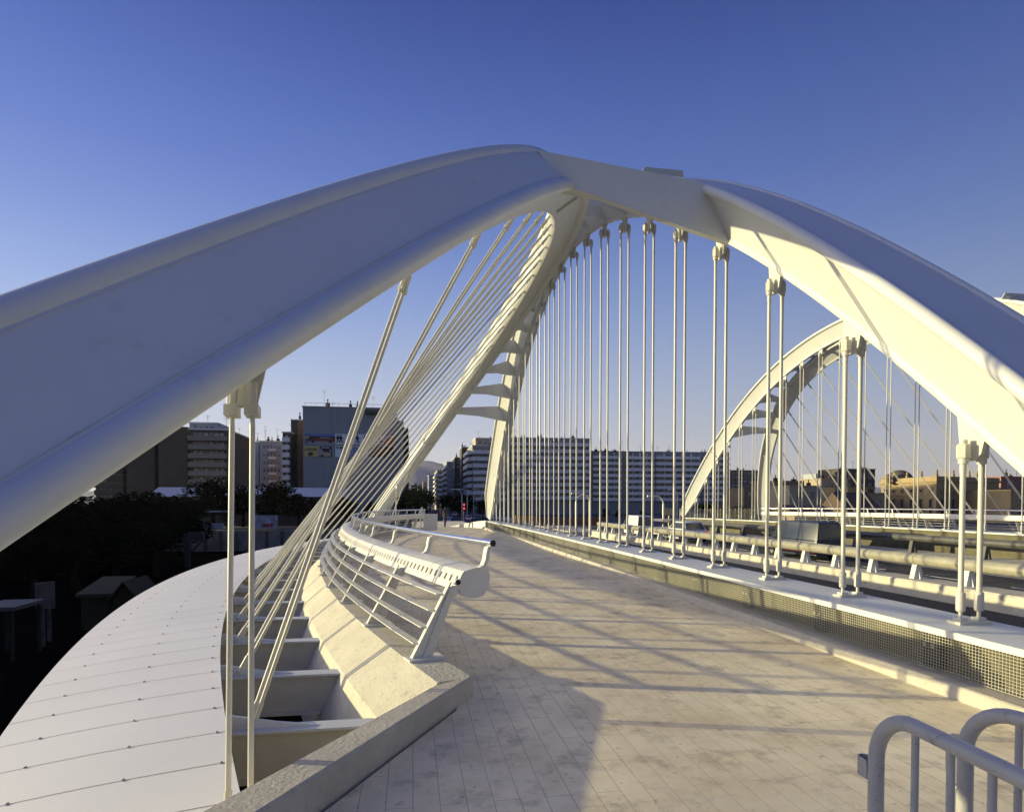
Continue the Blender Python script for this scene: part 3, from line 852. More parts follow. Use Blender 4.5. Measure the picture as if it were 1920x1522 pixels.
def building(name, label, cat, o, ax, W, Dp, H, wall, front=None, side=None, roof='flat', chimneys=0, antennas=0, group=None, seed=1, band=None, zb=ST0):
    """o: front left corner; ax: unit vector along the front; facade spec: dict(floors, cols, h0, kind, bands)"""
    rnd = random.Random(seed)
    ax = Vector((ax[0], ax[1], 0)).normalized(); ay = Vector((-ax[1], ax[0], 0))
    o = Vector((o[0], o[1], zb))
    root = thing(name, o, label, cat, group)
    m = MB(); local_box(m, o, ax, ay, 0, 0, -.3, W, Dp, H); m.build('wall', wall, root)
    cache = {}
    def facade(orig, ux, uy, length, sp, tagn):
        # ux along the facade, uy outwards
        fl, co = sp['floors'], sp['cols']; h0 = sp.get('h0', 2.2); fh = (H-h0-sp.get('top', .3))/fl
        cw = (length-2*sp.get('margin', .6))/co
        ww, wh = cw*sp.get('wr', .5), fh*sp.get('hr', .55)
        key = tagn
        def win():
            q = MB()
            bx = lambda a,b,c,d,e,f: q.obox(ux*((a+d)/2)+uy*((b+e)/2)+Vector((0,0,(c+f)/2)), ux*(d-a), uy*(e-b), Vector((0,0,f-c)))
            q.mi = 0; bx(-ww/2,.0,-wh/2, ww/2,.03,wh/2)
            q.mi = 1; t = .09
            bx(-ww/2-t,.0,wh/2, ww/2+t,.07,wh/2+t); bx(-ww/2-t,.0,-wh/2-t, ww/2+t,.10,-wh/2)
            bx(-ww/2-t,.0,-wh/2,-ww/2,.07,wh/2); bx(ww/2,.0,-wh/2,ww/2+t,.07,wh/2); bx(-.035,.0,-wh/2,.035,.06,wh/2)
            return q
        def winb():
            q = win(); q.mi = 2
            q.obox(uy*.045+Vector((0,0,wh*.22)), ux*ww*.96, uy*.05, Vector((0,0,wh*.52))); return q
        protos = []
        n = 0
        for f in range(fl):
            for c in range(co):
                if n >= 98: break
                if rnd.random() < sp.get('skip', 0): continue
                pos = orig + ux*(sp.get('margin', .6)+cw*(c+.5)) + Vector((0,0,h0+fh*(f+.5))) + uy*.004
                k = 1 if rnd.random() < sp.get('blind', .4) else 0
                if len(protos) <= k or protos[k] is None:
                    while len(protos) <= k: protos.append(None)
                    w = (winb() if k else win()).build('window', [M['glass'], sp.get('frame', M['blind']), M['blind']], None)
                    protos[k] = w
                else:
                    w = protos[k].copy(); col.objects.link(w)
                w.parent = root; w.location = pos-o; n += 1
        if sp.get('balc'):
            d = sp.get('bd', .9); bh = sp.get('bh', .85)
            for f in range(fl):
                z = h0+fh*f
                for (a, b) in sp.get('runs', [(0, 1)]):
                    q = MB()
                    A = orig+ux*(length*a+.1); Lr = length*(b-a)-.2
                    q.obox(A+ux*Lr/2+uy*d/2+Vector((0,0,z-.09)), ux*Lr, uy*d, Vector((0,0,.16)))
                    q.obox(A+ux*Lr/2+uy*(d-.05)+Vector((0,0,z+bh/2)), ux*Lr, uy*.09, Vector((0,0,bh)))
                    for e in (0, Lr): q.obox(A+ux*(e + (.05 if e == 0 else -.05))+uy*d/2+Vector((0,0,z+bh/2)), ux*.09, uy*(d-.1), Vector((0,0,bh)))
                    q.build('balcony', sp.get('bmat', M['f_band']), root)
                    if sp.get('part'):
                        q = MB(); nn = sp['part']
                        for k in range(1, nn): q.obox(A+ux*Lr*k/nn+uy*d*.45+Vector((0,0,z+fh*.5)), ux*.12, uy*d*.85, Vector((0,0,fh*.92)))
                        q.build('balcony_dividers', M['f_band'], root)
    if front: facade(o, ax, -ay, W, front, 'f')
    if side:  facade(o+ay*Dp, -ay, -ax, Dp, side, 's')
    if roof == 'flat':
        m = MB(); local_box(m, o, ax, ay, -.15, -.15, H, W+.15, Dp+.15, H+.22); m.build('roof_edge', band or M['f_band'], root)
    for i in range(chimneys):
        x = rnd.uniform(.04, .96)*W; y = rnd.uniform(.05, .5)*Dp; h = rnd.uniform(.5, 1.7); w = rnd.uniform(.18, .5)
        m = MB(); local_box(m, o, ax, ay, x-w, y-w*.6, H+.2, x+w, y+w*.6, H+.2+h*.6)
        c = o+ax*x+ay*y
        lathe(m, [(.11,H+ST0*0+o[2]+.2+h*.6),(.11,o[2]+H+.2+h),(.2,o[2]+H+.2+h),(.2,o[2]+H+.3+h)], (c[0],c[1],0), 7)
        m.build('chimney', M['chim'], root)
    for i in range(antennas):
        x = rnd.uniform(.05, .95)*W; y = rnd.uniform(.05, .4)*Dp; h = rnd.uniform(2, 4.2)
        m = MB(); c = o+ax*x+ay*y; z = o[2]+H
        m.tube([(c[0],c[1],z),(c[0],c[1],z+h)], .04, 5)
        for k in range(3): m.obox((c[0],c[1],z+h-.25*k-.1), (1.1-.3*k,0,0), (0,.03,0), (0,0,.03))
        m.build('antenna', M['metal_dark'], root)
    return root

def span(px0, px1, Y): return xpx(px0, Y), xpx(px1, Y)
def Hh(px, py, Y, zb=ST0): return zpy(px, py, Y)-zb

X1 = (1, 0)
# --- right of the street: white balcony blocks (seen through the rods)
Y = 196; a, b = span(957, 1105, Y)
building('apartment_block', 'long grey-white block with continuous balcony bands, behind the densest vertical rods', 'apartment block', (a, Y), X1, b-a, 22, Hh(1050, 822, Y), M['f_grey'],
         dict(floors=9, cols=10, h0=5.0, wr=.55, balc=True, bd=1.3, bh=.95, part=6), None, chimneys=16, antennas=2, seed=3)
Y = 200; a, b = span(1109, 1225, Y)
building('apartment_block', 'block with grey balcony bands and dark roofline, right of the white block', 'apartment block', (a, Y), X1, b-a, 22, Hh(1165, 847, Y), M['f_grey'],
         dict(floors=8, cols=8, h0=4.6, wr=.5, balc=True, bd=1.2, bh=.85, part=4, runs=[(0,.47),(.53,1)]), None, chimneys=12, antennas=2, seed=5, band=M['f_brown'])
Y = 202; a, b = span(1226, 1366, Y)
building('apartment_block', 'pale banded block with rooftop chimneys standing right behind the far arch leg', 'apartment block', (a, Y), X1, b-a, 22, Hh(1290, 848, Y), M['f_grey'],
         dict(floors=8, cols=9, h0=4.6, wr=.5, balc=True, bd=1.2, bh=.85, part=5, runs=[(0,.6),(.64,1)]), None, chimneys=13, antennas=2, seed=8)
Y = 186; a, b = span(886, 948, Y)
building('corner_block', 'corner block at the street with rounded white balconies, top floors in sunlight', 'apartment block', (a, Y), X1, b-a, 16, Hh(915, 836, Y), M['f_grey'],
         dict(floors=8, cols=5, h0=4.4, wr=.6, balc=True, bd=1.5, bh=.95, bmat=M['f_band']), dict(floors=8, cols=4, h0=4.4, wr=.6, balc=True, bd=1.5, bh=.95), chimneys=3, antennas=1, seed=11)
a2 = xpx(892, 190); 
building('penthouse', 'sunlit cream penthouse with terrace rails on top of the corner block', 'penthouse', (a2, 190), X1, xpx(946, 190)-a2, 9, Hh(915, 822, 190)-Hh(915, 836, 186)-.25, M['f_cream'],
         dict(floors=1, cols=5, h0=.3, top=.2, wr=.5), None, chimneys=2, antennas=1, seed=12, zb=ST0+Hh(915, 836, 186)+.25)
Y = 215; a, b = span(866, 884.5, Y)
building('tower_block', 'tall dark brown tower with blind wall, left of the corner block', 'apartment block', (a, Y), X1, b-a+1.5, 10, Hh(875, 839, Y), M['f_brown'], None, dict(floors=9, cols=3, h0=3, wr=.4), chimneys=2, seed=13, antennas=1)
Y = 228; a, b = span(853, 866, Y)
building('tower_block', 'dark brown block stepping down behind the tall blind-walled tower', 'apartment block', (a, Y), X1, b-a+1, 14, Hh(860, 858, Y), M['f_brown'], dict(floors=8, cols=2, h0=3, wr=.5), dict(floors=8, cols=4, h0=3, wr=.5), chimneys=2, seed=14)
Y = 262; a, b = span(838, 854, Y)
building('tower_block', 'shaded block with grey side balconies along the receding street', 'apartment block', (a, Y), X1, b-a+1, 26, Hh(846, 866, Y), M['f_grey'], dict(floors=8, cols=3, h0=3, wr=.5), dict(floors=8, cols=5, h0=3, wr=.5, balc=True), chimneys=3, seed=15)
Y = 330; a, b = span(820, 836, Y)
building('tower_block', 'sunlit cream block with stacked balconies far down the street', 'apartment block', (a, Y), X1, b-a+3, 40, Hh(828, 882, Y), M['f_cream'], dict(floors=7, cols=3, h0=3, wr=.5, balc=True, bd=1.5), dict(floors=7, cols=6, h0=3, wr=.5, balc=True), chimneys=3, seed=16)
Y = 420; a, b = span(804, 818, Y)
building('tower_block', 'hazy grey tower at the end of the street, below the hill', 'apartment block', (a, Y), X1, b-a+3, 30, Hh(810, 890, Y), M['f_white'], dict(floors=10, cols=4, h0=3, wr=.6), dict(floors=10, cols=4, h0=3), chimneys=1, seed=17)
for i, (p0, p1, py) in enumerate(((776,783,905),(784,792,909),(793,801,903))):
    Y = 620+20*i; a, b = span(p0, p1, Y)
    building('distant_flats', ['leftmost','middle','rightmost'][i]+' of three tiny cream blocks at the foot of the hill', 'flats', (a, Y), X1, b-a, 20, Hh(p0, py, Y), M['f_cream'],
             dict(floors=6, cols=4, h0=2, wr=.5), None, chimneys=1, seed=30+i, group='tiny blocks at the foot of the hill')
Y = 250; a, b = span(1368, 1425, Y)
building('apartment_block', 'dark grey block half hidden between the two legs of the far arches', 'apartment block', (a, Y), X1, b-a, 20, Hh(1395, 882, Y), M['f_brown'], dict(floors=8, cols=7, h0=3, wr=.6), None, chimneys=4, antennas=1, seed=18)

# --- the block with the advertisements, left of the street
YA = 132; a = xpx(569, YA); b = xpx(742, YA); c = xpx(757, YA)
HA = Hh(655, 765, YA)
ad = building('advert_building', 'big windowless blue-grey corrugated wall carrying painted advertisements', 'building', (a, YA), X1, b-a, 26, HA, M['corr'], None, None, chimneys=9, antennas=4, seed=21, band=M['f_grey'])
m = MB(); m.box(b, YA+.4, ST0, c, YA+30, ST0+Hh(750, 788, YA)); m.build('lower_wing', M['corr'], ad)
m = MB()
for k in range(10):
    z = ST0+2.5+k*(Hh(750,788,YA)-3)/10
    m.box(c, YA+2, z, c+1.0, YA+29, z+1.0)
m.build('street_balconies', M['f_brown'], ad)
m = MB()
for k in range(9): m.tube([(a+.3+k*(b-a-.6)/8, YA+.2, ST0+HA), (a+.3+k*(b-a-.6)/8, YA+.2, ST0+HA+.9)], .03, 5)
m.tube([(a+.2,YA+.2,ST0+HA+.9),(b-.2,YA+.2,ST0+HA+.9)], .03, 5)
m.build('roof_railing', M['metal_dark'], ad)
m = MB(); p = at(684, 769, Y=YA-.6); q = at(707, 776, Y=YA-.6); m.box(p[0], YA-1.2, q[2], q[0]+1, YA, p[2]); m.build('duct_box', M['f_brown'], ad)

def ink(name, c, rough=.7): 
    if name not in M: M[name] = mat(name, c, rough)
    return M[name]
WHT, BLK = ink('poster_white', (.62,.66,.72)), ink('poster_black', (.015,.015,.018))
BLU, RED, DRED, YEL = ink('poster_blue', (.10,.16,.42)), ink('poster_red', (.42,.06,.05)), ink('poster_dark_red', (.16,.03,.025)), ink('poster_yellow', (.46,.40,.14))
GRN, GRY, SKIN = ink('poster_olive', (.16,.15,.06)), ink('poster_grey', (.25,.27,.30)), ink('poster_tan', (.40,.30,.20))
def poster(label, px0, py0, px1, py1, base):
    A = at(px0, py0, Y=YA-.06); B = at(px1, py1, Y=YA-.06)
    root = thing('billboard', (A[0], YA, B[2]), label, 'advert', 'advertisements on the blue-grey wall')
    m = MB(); m.box(A[0], YA-.10, B[2], B[0], YA-.002, A[2]); m.build('board', base, root)
    W, Hp = B[0]-A[0], A[2]-B[2]
    def shape(name, pts, mt, lay=1):
        q = MB(); y = YA-.10-.02*lay
        n = len(pts)
        q.add([(A[0]+x*W, y, B[2]+z*Hp) for x, z in pts] + [(A[0]+x*W, YA-.098, B[2]+z*Hp) for x, z in pts],
              [tuple(range(n)), tuple(range(2*n-1, n-1, -1))] + [(i, n+i, n+(i+1) % n, (i+1) % n) for i in range(n)])
        return q.build(name, mt, root)
    def text(s, x, z, size, mt, name='lettering', shear=0, bold=.0, lay=2, width=None):
        cu = bpy.data.curves.new(name, 'FONT'); cu.body = s; cu.size = size*Hp; cu.shear = shear; cu.offset = bold; cu.extrude = .008
        tmp = bpy.data.objects.new(name, cu); col.objects.link(tmp)
        me = bpy.data.meshes.new_from_object(tmp.evaluated_get(bpy.context.evaluated_depsgraph_get()))
        bpy.data.objects.remove(tmp); me.materials.clear(); me.materials.append(mt)
        xs_ = [v.co.x for v in me.vertices]; w0 = max(xs_)-min(xs_)
        k = (width*W/w0) if width else 1
        for v in me.vertices: v.co.x *= k
        o = bpy.data.objects.new(name, me); col.objects.link(o); o.parent = root
        o.rotation_euler = (math.pi/2, 0, 0); o.location = Vector((A[0]+x*W, YA-.10-.02*lay, B[2]+z*Hp)) - Vector(root['_o'])
    return shape, text
circ = lambda cx, cz, rx, rz, n=16, a0=0, a1=2*math.pi: [(cx+rx*math.cos(a0+(a1-a0)*k/n), cz+rz*math.sin(a0+(a1-a0)*k/n)) for k in range(n)]
sh, tx = poster('upper left advert: a man beside a long dark red car under a blue strip', 571, 813, 628, 833.5, GRY)
sh('sky_strip', [(0,.78),(1,.78),(1,1),(0,1)], BLU); sh('shadow_panel', [(.12,.30),(1,.30),(1,.78),(.12,.78)], BLK)
sh('car_side', [(.17,.30),(.17,.48),(.30,.56),(.46,.62),(.50,.72),(.82,.72),(.92,.60),(.97,.5),(.97,.30)], DRED, 2)
sh('car_window', [(.49,.60),(.53,.69),(.80,.69),(.85,.60)], GRY, 3)
sh('wheel', circ(.27,.27,.055,.14), BLK, 3); sh('wheel', circ(.85,.27,.055,.14), BLK, 3)
sh('man', [(.02,.08),(.03,.60),(.00,.78),(.06,.95),(.11,.95),(.12,.78),(.16,.72),(.13,.55),(.11,.08)], ink('poster_denim', (.07,.10,.18)), 3)
sh('man_shirt', [(.01,.60),(.03,.80),(.12,.80),(.17,.68),(.14,.58)], SKIN, 4)
sh, tx = poster('lower left advert: yellow gin poster lettered GORDON\'S with a dark still life', 571, 836, 622, 856.5, YEL)
tx("GORDON'S", .02, .58, .34, ink('poster_dark_green', (.03,.05,.03)), bold=.02, width=.44)
sh('glass_shape', circ(.22,.26,.12,.22), GRN); sh('glass_inner', circ(.22,.26,.07,.13), BLK, 2)
sh('dark_panel', [(.52,.0),(1,.0),(1,1),(.56,1),(.56,.75),(.48,.5)], BLK, 1)
sh('splash', [(.46,.30),(.52,.62),(.60,.80),(.66,.62),(.72,.50),(.68,.30),(.60,.12),(.52,.10)], GRY, 2)
sh('lemon', circ(.80,.24,.13,.22), SKIN, 2); sh('caption', [(.62,.84),(.92,.84),(.92,.90),(.62,.90)], WHT, 2); sh('vial', [(.93,.05),(.95,.05),(.95,.70),(.93,.70)], WHT, 3)
sh, tx = poster('upper middle white advert with black running figures and block numbers', 628.5, 813, 690, 833.5, WHT)
sh('number_panel', [(.36,.05),(.53,.05),(.53,.95),(.36,.95)], BLK); tx('15', .385, .55, .38, WHT); tx('75', .385, .18, .38, WHT)
for k, cx in enumerate((.07,.16,.66,.90)):
    sh('figure', [(cx-.05,.12),(cx-.01,.42),(cx-.05,.62),(cx-.01,.80),(cx,.94),(cx+.03,.94),(cx+.03,.78),(cx+.08,.55),(cx+.03,.45),(cx+.09,.15),(cx+.05,.13),(cx+.01,.36),(cx-.02,.14)], BLK)
sh, tx = poster('lower middle white and blue advert with the words TE UN MAR', 628.5, 835.5, 690, 857.5, WHT)
sh('blue_field', [(.18,.28),(.92,.28),(.92,.70),(.18,.70)], BLU)
tx('FUMA TE UN MAR', .02, .74, .26, BLK, bold=.03, width=.94); tx('FFI3S', .26, .34, .42, WHT, shear=.3, width=.5); tx('NO SORPRESA', .16, .05, .22, BLK, bold=.02, width=.68)
sh, tx = poster('upper right red advert with broad white brush lettering', 691, 813, 738.5, 835, RED)
for k in range(5): sh('brush_stroke', [(.05+.12*k,.25+.04*k),(.12+.12*k,.25+.04*k),(.20+.12*k,.85),(.13+.12*k,.85)], WHT)
sh('white_swirl', [(.62,.78),(.95,.88),(.97,.78),(.75,.66)], WHT); sh('white_base', [(.05,.04),(.60,.10),(.60,.20),(.05,.16)], WHT)
sh, tx = poster('lower right dark red advert with a small white mark', 691, 837, 738.5, 857.5, BLK)
sh('red_cloud', [(.05,.20),(.0,.85),(.35,.95),(.80,.70),(.92,.45),(.5,.25)], DRED); sh('mark', [(.72,.16),(.90,.22),(.90,.30),(.72,.24)], WHT, 2); sh('mark', [(.78,.06),(.97,.12),(.97,.18),(.78,.12)], WHT, 2)

# row of flats closing the left side of the street behind the advertisement block
building('street_row', 'dark row of flats along the left of the street behind the advertisement block', 'apartment block', (c-16, 162), X1, 16, 190, Hh(766, 800, 165)-1.5, M['f_brown'], dict(floors=7, cols=4, h0=3), None, chimneys=4, seed=61, band=M['f_brown'])
# unseen shed, added out of view to throw shade over the rail yard
root = thing('added_shade_shed', (-52, 30, G0), 'unseen long dark shed added beyond the left edge to shade the rail yard', 'shed')
m = MB(); m.box(-60, -25, G0-.3, -46, 86, 4.1); m.build('wall', M['f_brown'], root)
m = MB(); m.prism([(-60.5,30.5,4.1),(-45.5,30.5,4.1),(-53,30.5,6.2)], (0,112,0)); m.build('roof', M['chim'], root)
# --- left of it, older blocks above the rail yard
Y = 138; a, b = span(548, 569, Y)
building('narrow_tower', 'narrow tower half dark panel half orange brick, touching the advertisement wall', 'apartment block', (a, Y), X1, b-a, 20, Hh(558, 788, Y), M['brick_o'], dict(floors=9, cols=1, h0=5, wr=.35, margin=.8, blind=.8), None, chimneys=1, seed=40)
m = MB(); m.box(a-.05, Y-.5, ST0, a+1.2, Y+1, ST0+Hh(558,788,Y)); tag(m.build('dark_fin_wall', M['f_dark']), 'tall black blind wall strip on the left corner of the narrow orange tower', 'wall')
Y = 134; a, b = span(531, 546, Y)
building('balcony_block', 'slim block with a stack of white balconies, left of the narrow orange tower', 'apartment block', (a, Y), X1, b-a, 16, Hh(538, 811, Y), M['f_dark'], dict(floors=9, cols=2, h0=4, wr=.5, balc=True, bd=1.2, bh=.8), None, chimneys=0, antennas=1, seed=41)
Y = 160; a, b = span(488, 532, Y)
building('rendered_block', 'pale grey rendered block with small windows, left of the slim balcony stack', 'apartment block', (a, Y), X1, b-a, 16, Hh(510, 828, Y), M['f_white'], dict(floors=7, cols=5, h0=5, wr=.38, hr=.4, balc=True, bd=.8, bh=.5, runs=[(.38,.72)]), None, chimneys=6, antennas=3, seed=42)
Y = 163; a, b = span(436, 486, Y)
building('rendered_block', 'pale grey block with a low pediment behind the two nearest slanting rods', 'apartment block', (a, Y), X1, b-a, 16, Hh(460, 829, Y), M['f_white'], dict(floors=7, cols=6, h0=5, wr=.38, hr=.4, balc=True, bd=.8, bh=.5, runs=[(.05,.3)]), None, chimneys=3, antennas=3, seed=43)
Y = 122; a, b = span(357, 429, Y)
building('balcony_block', 'brown block with wide full-length balconies and parked laundry, left of the nearest rods', 'apartment block', (a, Y), X1, b-a, 18, Hh(395, 806, Y), M['f_brown'], dict(floors=8, cols=6, h0=4, wr=.55, blind=.6, balc=True, bd=1.4, bh=.75, bmat=mat('tan_balcony_front', (.20,.185,.16), .85)), None, antennas=2, seed=44)
a, b = span(357, 410, 124)
building('roof_house', 'flat pale rooftop room above the brown balcony block', 'penthouse', (a, 124), X1, b-a, 8, 1.2, M['f_white'], dict(floors=1, cols=4, h0=.1, top=.1, wr=.5), None, seed=45, zb=ST0+Hh(395, 806, 122)+.24)
Y = 126; a, b = span(298, 352, Y)
building('brick_block', 'windowless dark brick wall just left of the brown balcony block', 'apartment block', (a, Y), X1, b-a, 18, Hh(330, 802, Y), M['brick'], None, None, seed=46, band=M['f_brown'])
Y = 129; a, b = span(238, 291, Y)
building('brick_block', 'second windowless dark brick wall, partly covered by the leaning arch', 'apartment block', (a, Y), X1, b-a, 18, Hh(330, 806, Y), M['brick'], None, None, seed=47, band=M['f_brown'])
Y = 132; a, b = span(180, 236, Y)
building('dark_block', 'dark leftmost block with faint balconies peeping under the leaning arch', 'apartment block', (a, Y), X1, b-a, 18, Hh(330, 830, Y), M['f_brown'], dict(floors=8, cols=5, h0=4, wr=.5, balc=True, bmat=M['f_brown']), None, seed=48, band=M['f_brown'])
# long low building with a pale roof strip
Y = 108; a, b = span(285, 640, Y)
m = MB(); z1 = zpy(450, 931, Y); z2 = zpy(450, 916, Y)
root = thing('warehouse', (a, Y, ST0), 'long low warehouse with a pale roof strip in front of the left blocks', 'warehouse')
m.box(a, Y, ST0, b, Y+8, z1); m.build('wall', M['f_brown'], root)
m = MB(); m.prism([((a+b)/2,Y-.4,z1),((a+b)/2,Y+4,z2+.3),((a+b)/2,Y+8.4,z1)], (b-a+1,0,0)); m.build('roof', M['roofpale'], root)
# retaining wall and hoardings above the rail yard
Y = 94.5; a, b = span(355, 775, Y)
root = thing('retaining_wall', (a, Y, G0), 'stained grey retaining wall of concrete panels above the dark rail yard', 'wall')
m = MB(); m.box(a, Y, G0-.3, b+4, Y+1, zpy(450, 993, Y)); m.build('wall_face', mat('stained_wall', (.30,.30,.285), .95, noise=(.15,.15,.14), scale=.5, dirt=((.05,.05,.045), .85)), root)
for k in range(16):
    x = a+(b-a)*k/15
    m = MB(); m.box(x-.22, Y-.25, G0-.3, x+.22, Y-.003, zpy(450, 996, Y)); m.build('pilaster', ink('wall_pilaster', (.10,.10,.095), .95), root)
M['graf'] = mat('weathered_hoarding', (.42,.47,.58), .8, noise=(.06,.06,.08), scale=.9, dirt=((.6,.65,.75), .8))
for i, (p0, p1, y0, y1, lab) in enumerate(((348,386,982,994,'dark hoarding with graffiti scrawl on the retaining wall'), (390,418,981,992,'plain pale blue hoarding beside the graffiti board'),
                                         (478,520,966,991,'white and blue graffiti hoarding with red scrawl, right of the nearest rods'), (380,428,957,960,'thin pale roof ledge between trees above the hoardings'))):
    A = at(p0, y0, Y=93+i*.1); B = at(p1, y1, Y=93+i*.1)
    m = MB(); m.box(A[0], 93+i*.1, B[2], B[0], 93.3+i*.1, A[2]); m.mi = 1
    if i == 2:
        rnd = random.Random(4)
        for k in range(7):
            x = A[0]+(B[0]-A[0])*(.35+.08*k); z = B[2]+(A[2]-B[2])*(.25+.1*rnd.random()); m.obox((x, 93.15, z), (.28,0,.12), (0,.2,0), (-.06,0,.5)) if k % 2 else m.obox((x, 93.15, z), (.4,0,.05), (0,.2,0), (0,0,.13))
    tag(m.build('hoarding', [M['graf'] if i != 1 else ink('pale_blue_board', (.28,.35,.42)), RED]), lab, 'hoarding')
# wooden garden huts, shelter, white panel, timber trestle in the dark
def hut(px0, px1, pyt, pyb, label, gable, Yh):
    A = at(px0, pyb, Y=Yh); B = at(px1, pyt, Y=Yh); w = B[0]-A[0]; h = (B[2]-G0); z0 = G0
    root = thing('garden_hut', (A[0], Yh, z0), label, 'shed')
    wood = ink('dark_boards', (.022,.019,.007), .95)
    m = MB()
    if gable:
        m.prism([(A[0],Yh+1.2,z0-.2),(B[0],Yh+1.2,z0-.2),(B[0],Yh+1.2,z0+h*.62),(A[0]+w/2,Yh+1.2,z0+h*.95),(A[0],Yh+1.2,z0+h*.62)], (0,2.4,0)); m.build('wall', wood, root)
        for s in (-1, 1):
            m = MB(); x = A[0]+w/2; d = Vector((s*(w/2+.25), 0, -h*.40))
            m.obox(Vector((x, Yh+1.1, z0+h*.97))+d/2, d, (0,3.0,0), (0,0,.09)); m.build('roof', ink('hut_roof', (.028,.024,.010), .95), root)
        m = MB(); m.box(A[0]+w*.34, Yh-.06, z0, A[0]+w*.66, Yh-.003, z0+h*.5); dr = m.build('door', ink('hut_door', (.03,.026,.01), .9), root)
        m = MB(); m.tube([(A[0]+w*.5,Yh-.1,z0+h*.42),(A[0]+w*.5,Yh-.065,z0+h*.42)], w*.07, 14); m.build('round_window', ink('hut_pane', (.2,.22,.22), .2), root)
    else:
        m.box(A[0], Yh, z0-.2, B[0], Yh+2.6, z0+h*.72); m.build('wall', wood, root)
        m = MB(); m.prism([((A[0]+B[0])/2,Yh-.25,z0+h*.70),((A[0]+B[0])/2,Yh-.25,z0+h*.78),((A[0]+B[0])/2,Yh+2.8,z0+h*1.02),((A[0]+B[0])/2,Yh+2.8,z0+h*.94)], (w+.3,0,0)); m.build('roof', ink('olive_felt_roof', (.028,.026,.010), .95), root)
hut(212, 261, 1086, 1150, 'small dark wooden hut with gable roof and round window in the rail yard', True, 36)
hut(152, 207, 1092, 1150, 'low flat-roofed wooden hut left of the gabled hut', False, 37)
A = at(68, 1142, Y=33); B = at(90, 1088, Y=34)
m = MB(); m.prism([(A[0],33,A[2]),(B[0],34.5,A[2]-.2),(B[0],34.5,B[2]-.1),(A[0],33,B[2])], (.12,-.02,0)); m.box(A[0]+.1, 33.1, G0-.2, A[0]+.25, 33.25, A[2]+.1); m.box(B[0]-.2, 34.2, G0-.2, B[0]-.05, 34.35, A[2]+.1)
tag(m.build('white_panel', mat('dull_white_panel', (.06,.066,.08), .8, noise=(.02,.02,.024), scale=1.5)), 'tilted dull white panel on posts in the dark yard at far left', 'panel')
A = at(-60, 1145, Y=30); B = at(26, 1140, Y=30)
root = thing('shelter', (A[0], 30, G0), 'low shelter with a pale flat roof at the left edge of the dark yard', 'shelter')
m = MB(); m.box(A[0], 30, B[2]-.12, B[0], 32.4, B[2]+.05); m.build('roof', ink('shelter_roof', (.04,.045,.055)), root)
for x in (A[0]+.2, B[0]-.2):
    for y in (30.2, 32.2): m = MB(); m.box(x-.06,y-.06,G0-.1,x+.06,y+.06,B[2]-.1); m.build('post', M['chim'] if False else ink('shade_black_post', (.008,.008,.008), .95), root)  # posts coloured almost black to imitate the shade they stand in
p = at(352, 1068, Y=72); root = thing('timber_trestle', (p[0], 72, G0), 'dark timber trestle with diagonal braces before the retaining wall', 'trestle')
zt2 = zpy(352, 1013, 72)
m = MB(); m.box(p[0]-.25, 71.8, G0-.2, p[0]+.25, 72.2, zt2); m.build('post', M['backdark'], root)
m = MB(); m.box(p[0]-3.2, 71.7, zt2, p[0]+1.7, 72.3, zt2+.9); m.build('beam', M['backdark'], root)
for s in (-1, 1):
    m = MB(); m.obox((p[0]+s*.75, 72, zt2-.9), (s*1.5,0,1.7), (0,.2,0), (-s*.12,0,.12)); m.build('brace', M['backdark'], root)

# --- right side: old town and the stone palace
def block(px0, px1, pyt, Y, label, wall, seed, floors=2, cols=3, D=9, chim=1, name='town_house', ant=0, side=None):
    a, b = span(px0, px1, Y)
    return building(name, label, 'house', (a, Y), X1, b-a, D, Hh((px0+px1)/2, pyt, Y), wall, dict(floors=floors, cols=cols, h0=.8, wr=.34, hr=.5, blind=.2), side, chimneys=chim, antennas=ant, seed=seed, band=wall)
block(1452, 1500, 903, 118, 'tan rendered house with brown gable side, right of the far arch leg', M['f_tan'], 50, chim=2)
block(1480, 1540, 912, 112, 'ochre low house with a blank sunlit gable in the old town', M['f_cream'], 51, chim=2, cols=2)
block(1540, 1590, 898, 140, 'cream house with rooftop clutter behind the ochre gable', M['f_cream'], 52, floors=3, cols=4, chim=5, ant=2)
block(1530, 1590, 889, 210, 'hazy white block on the skyline above the old town roofs', M['f_white'], 53, floors=4, cols=6, chim=3, ant=1, name='skyline_block')
block(1570, 1640, 880, 165, 'brown block with a sunlit cornice on the skyline left of the dome', M['f_brown'], 54, floors=4, cols=5, chim=6, ant=2, name='skyline_block')
block(1590, 1640, 915, 116, 'sandy house beside the round brick chimney', M['f_ochre'], 55, floors=2, cols=3, chim=2)
block(1620, 1662, 926, 108, 'low sandy annex directly left of the palace', M['f_ochre'], 56, floors=2, cols=2, chim=1)
block(1395, 1450, 915, 150, 'dark low house behind the far arch foot', M['f_tan'], 57, floors=2, cols=4, chim=2)
block(1876, 1960, 895, 120, 'red brick block at the right edge beyond the palace', M['redbrick'], 58, floors=3, cols=3, chim=2, ant=1, name='brick_block')
block(1895, 1990, 920, 96, 'ochre stone house at the right edge in front of the red brick block', M['f_ochre'], 59, floors=2, cols=3, chim=1)
p = at(1572, 930, Y=110); zt3 = zpy(1572, 884, 110)
m = MB(); lathe(m, [(.75,ST0-.2),(.62,zt3-.5),(.75,zt3-.5),(.75,zt3-.1),(.60,zt3)], (p[0],110,0), 14); tag(m.build('factory_chimney', M['f_brown'], None, True, 40), 'round brown brick chimney stack left of the palace dome', 'chimney')
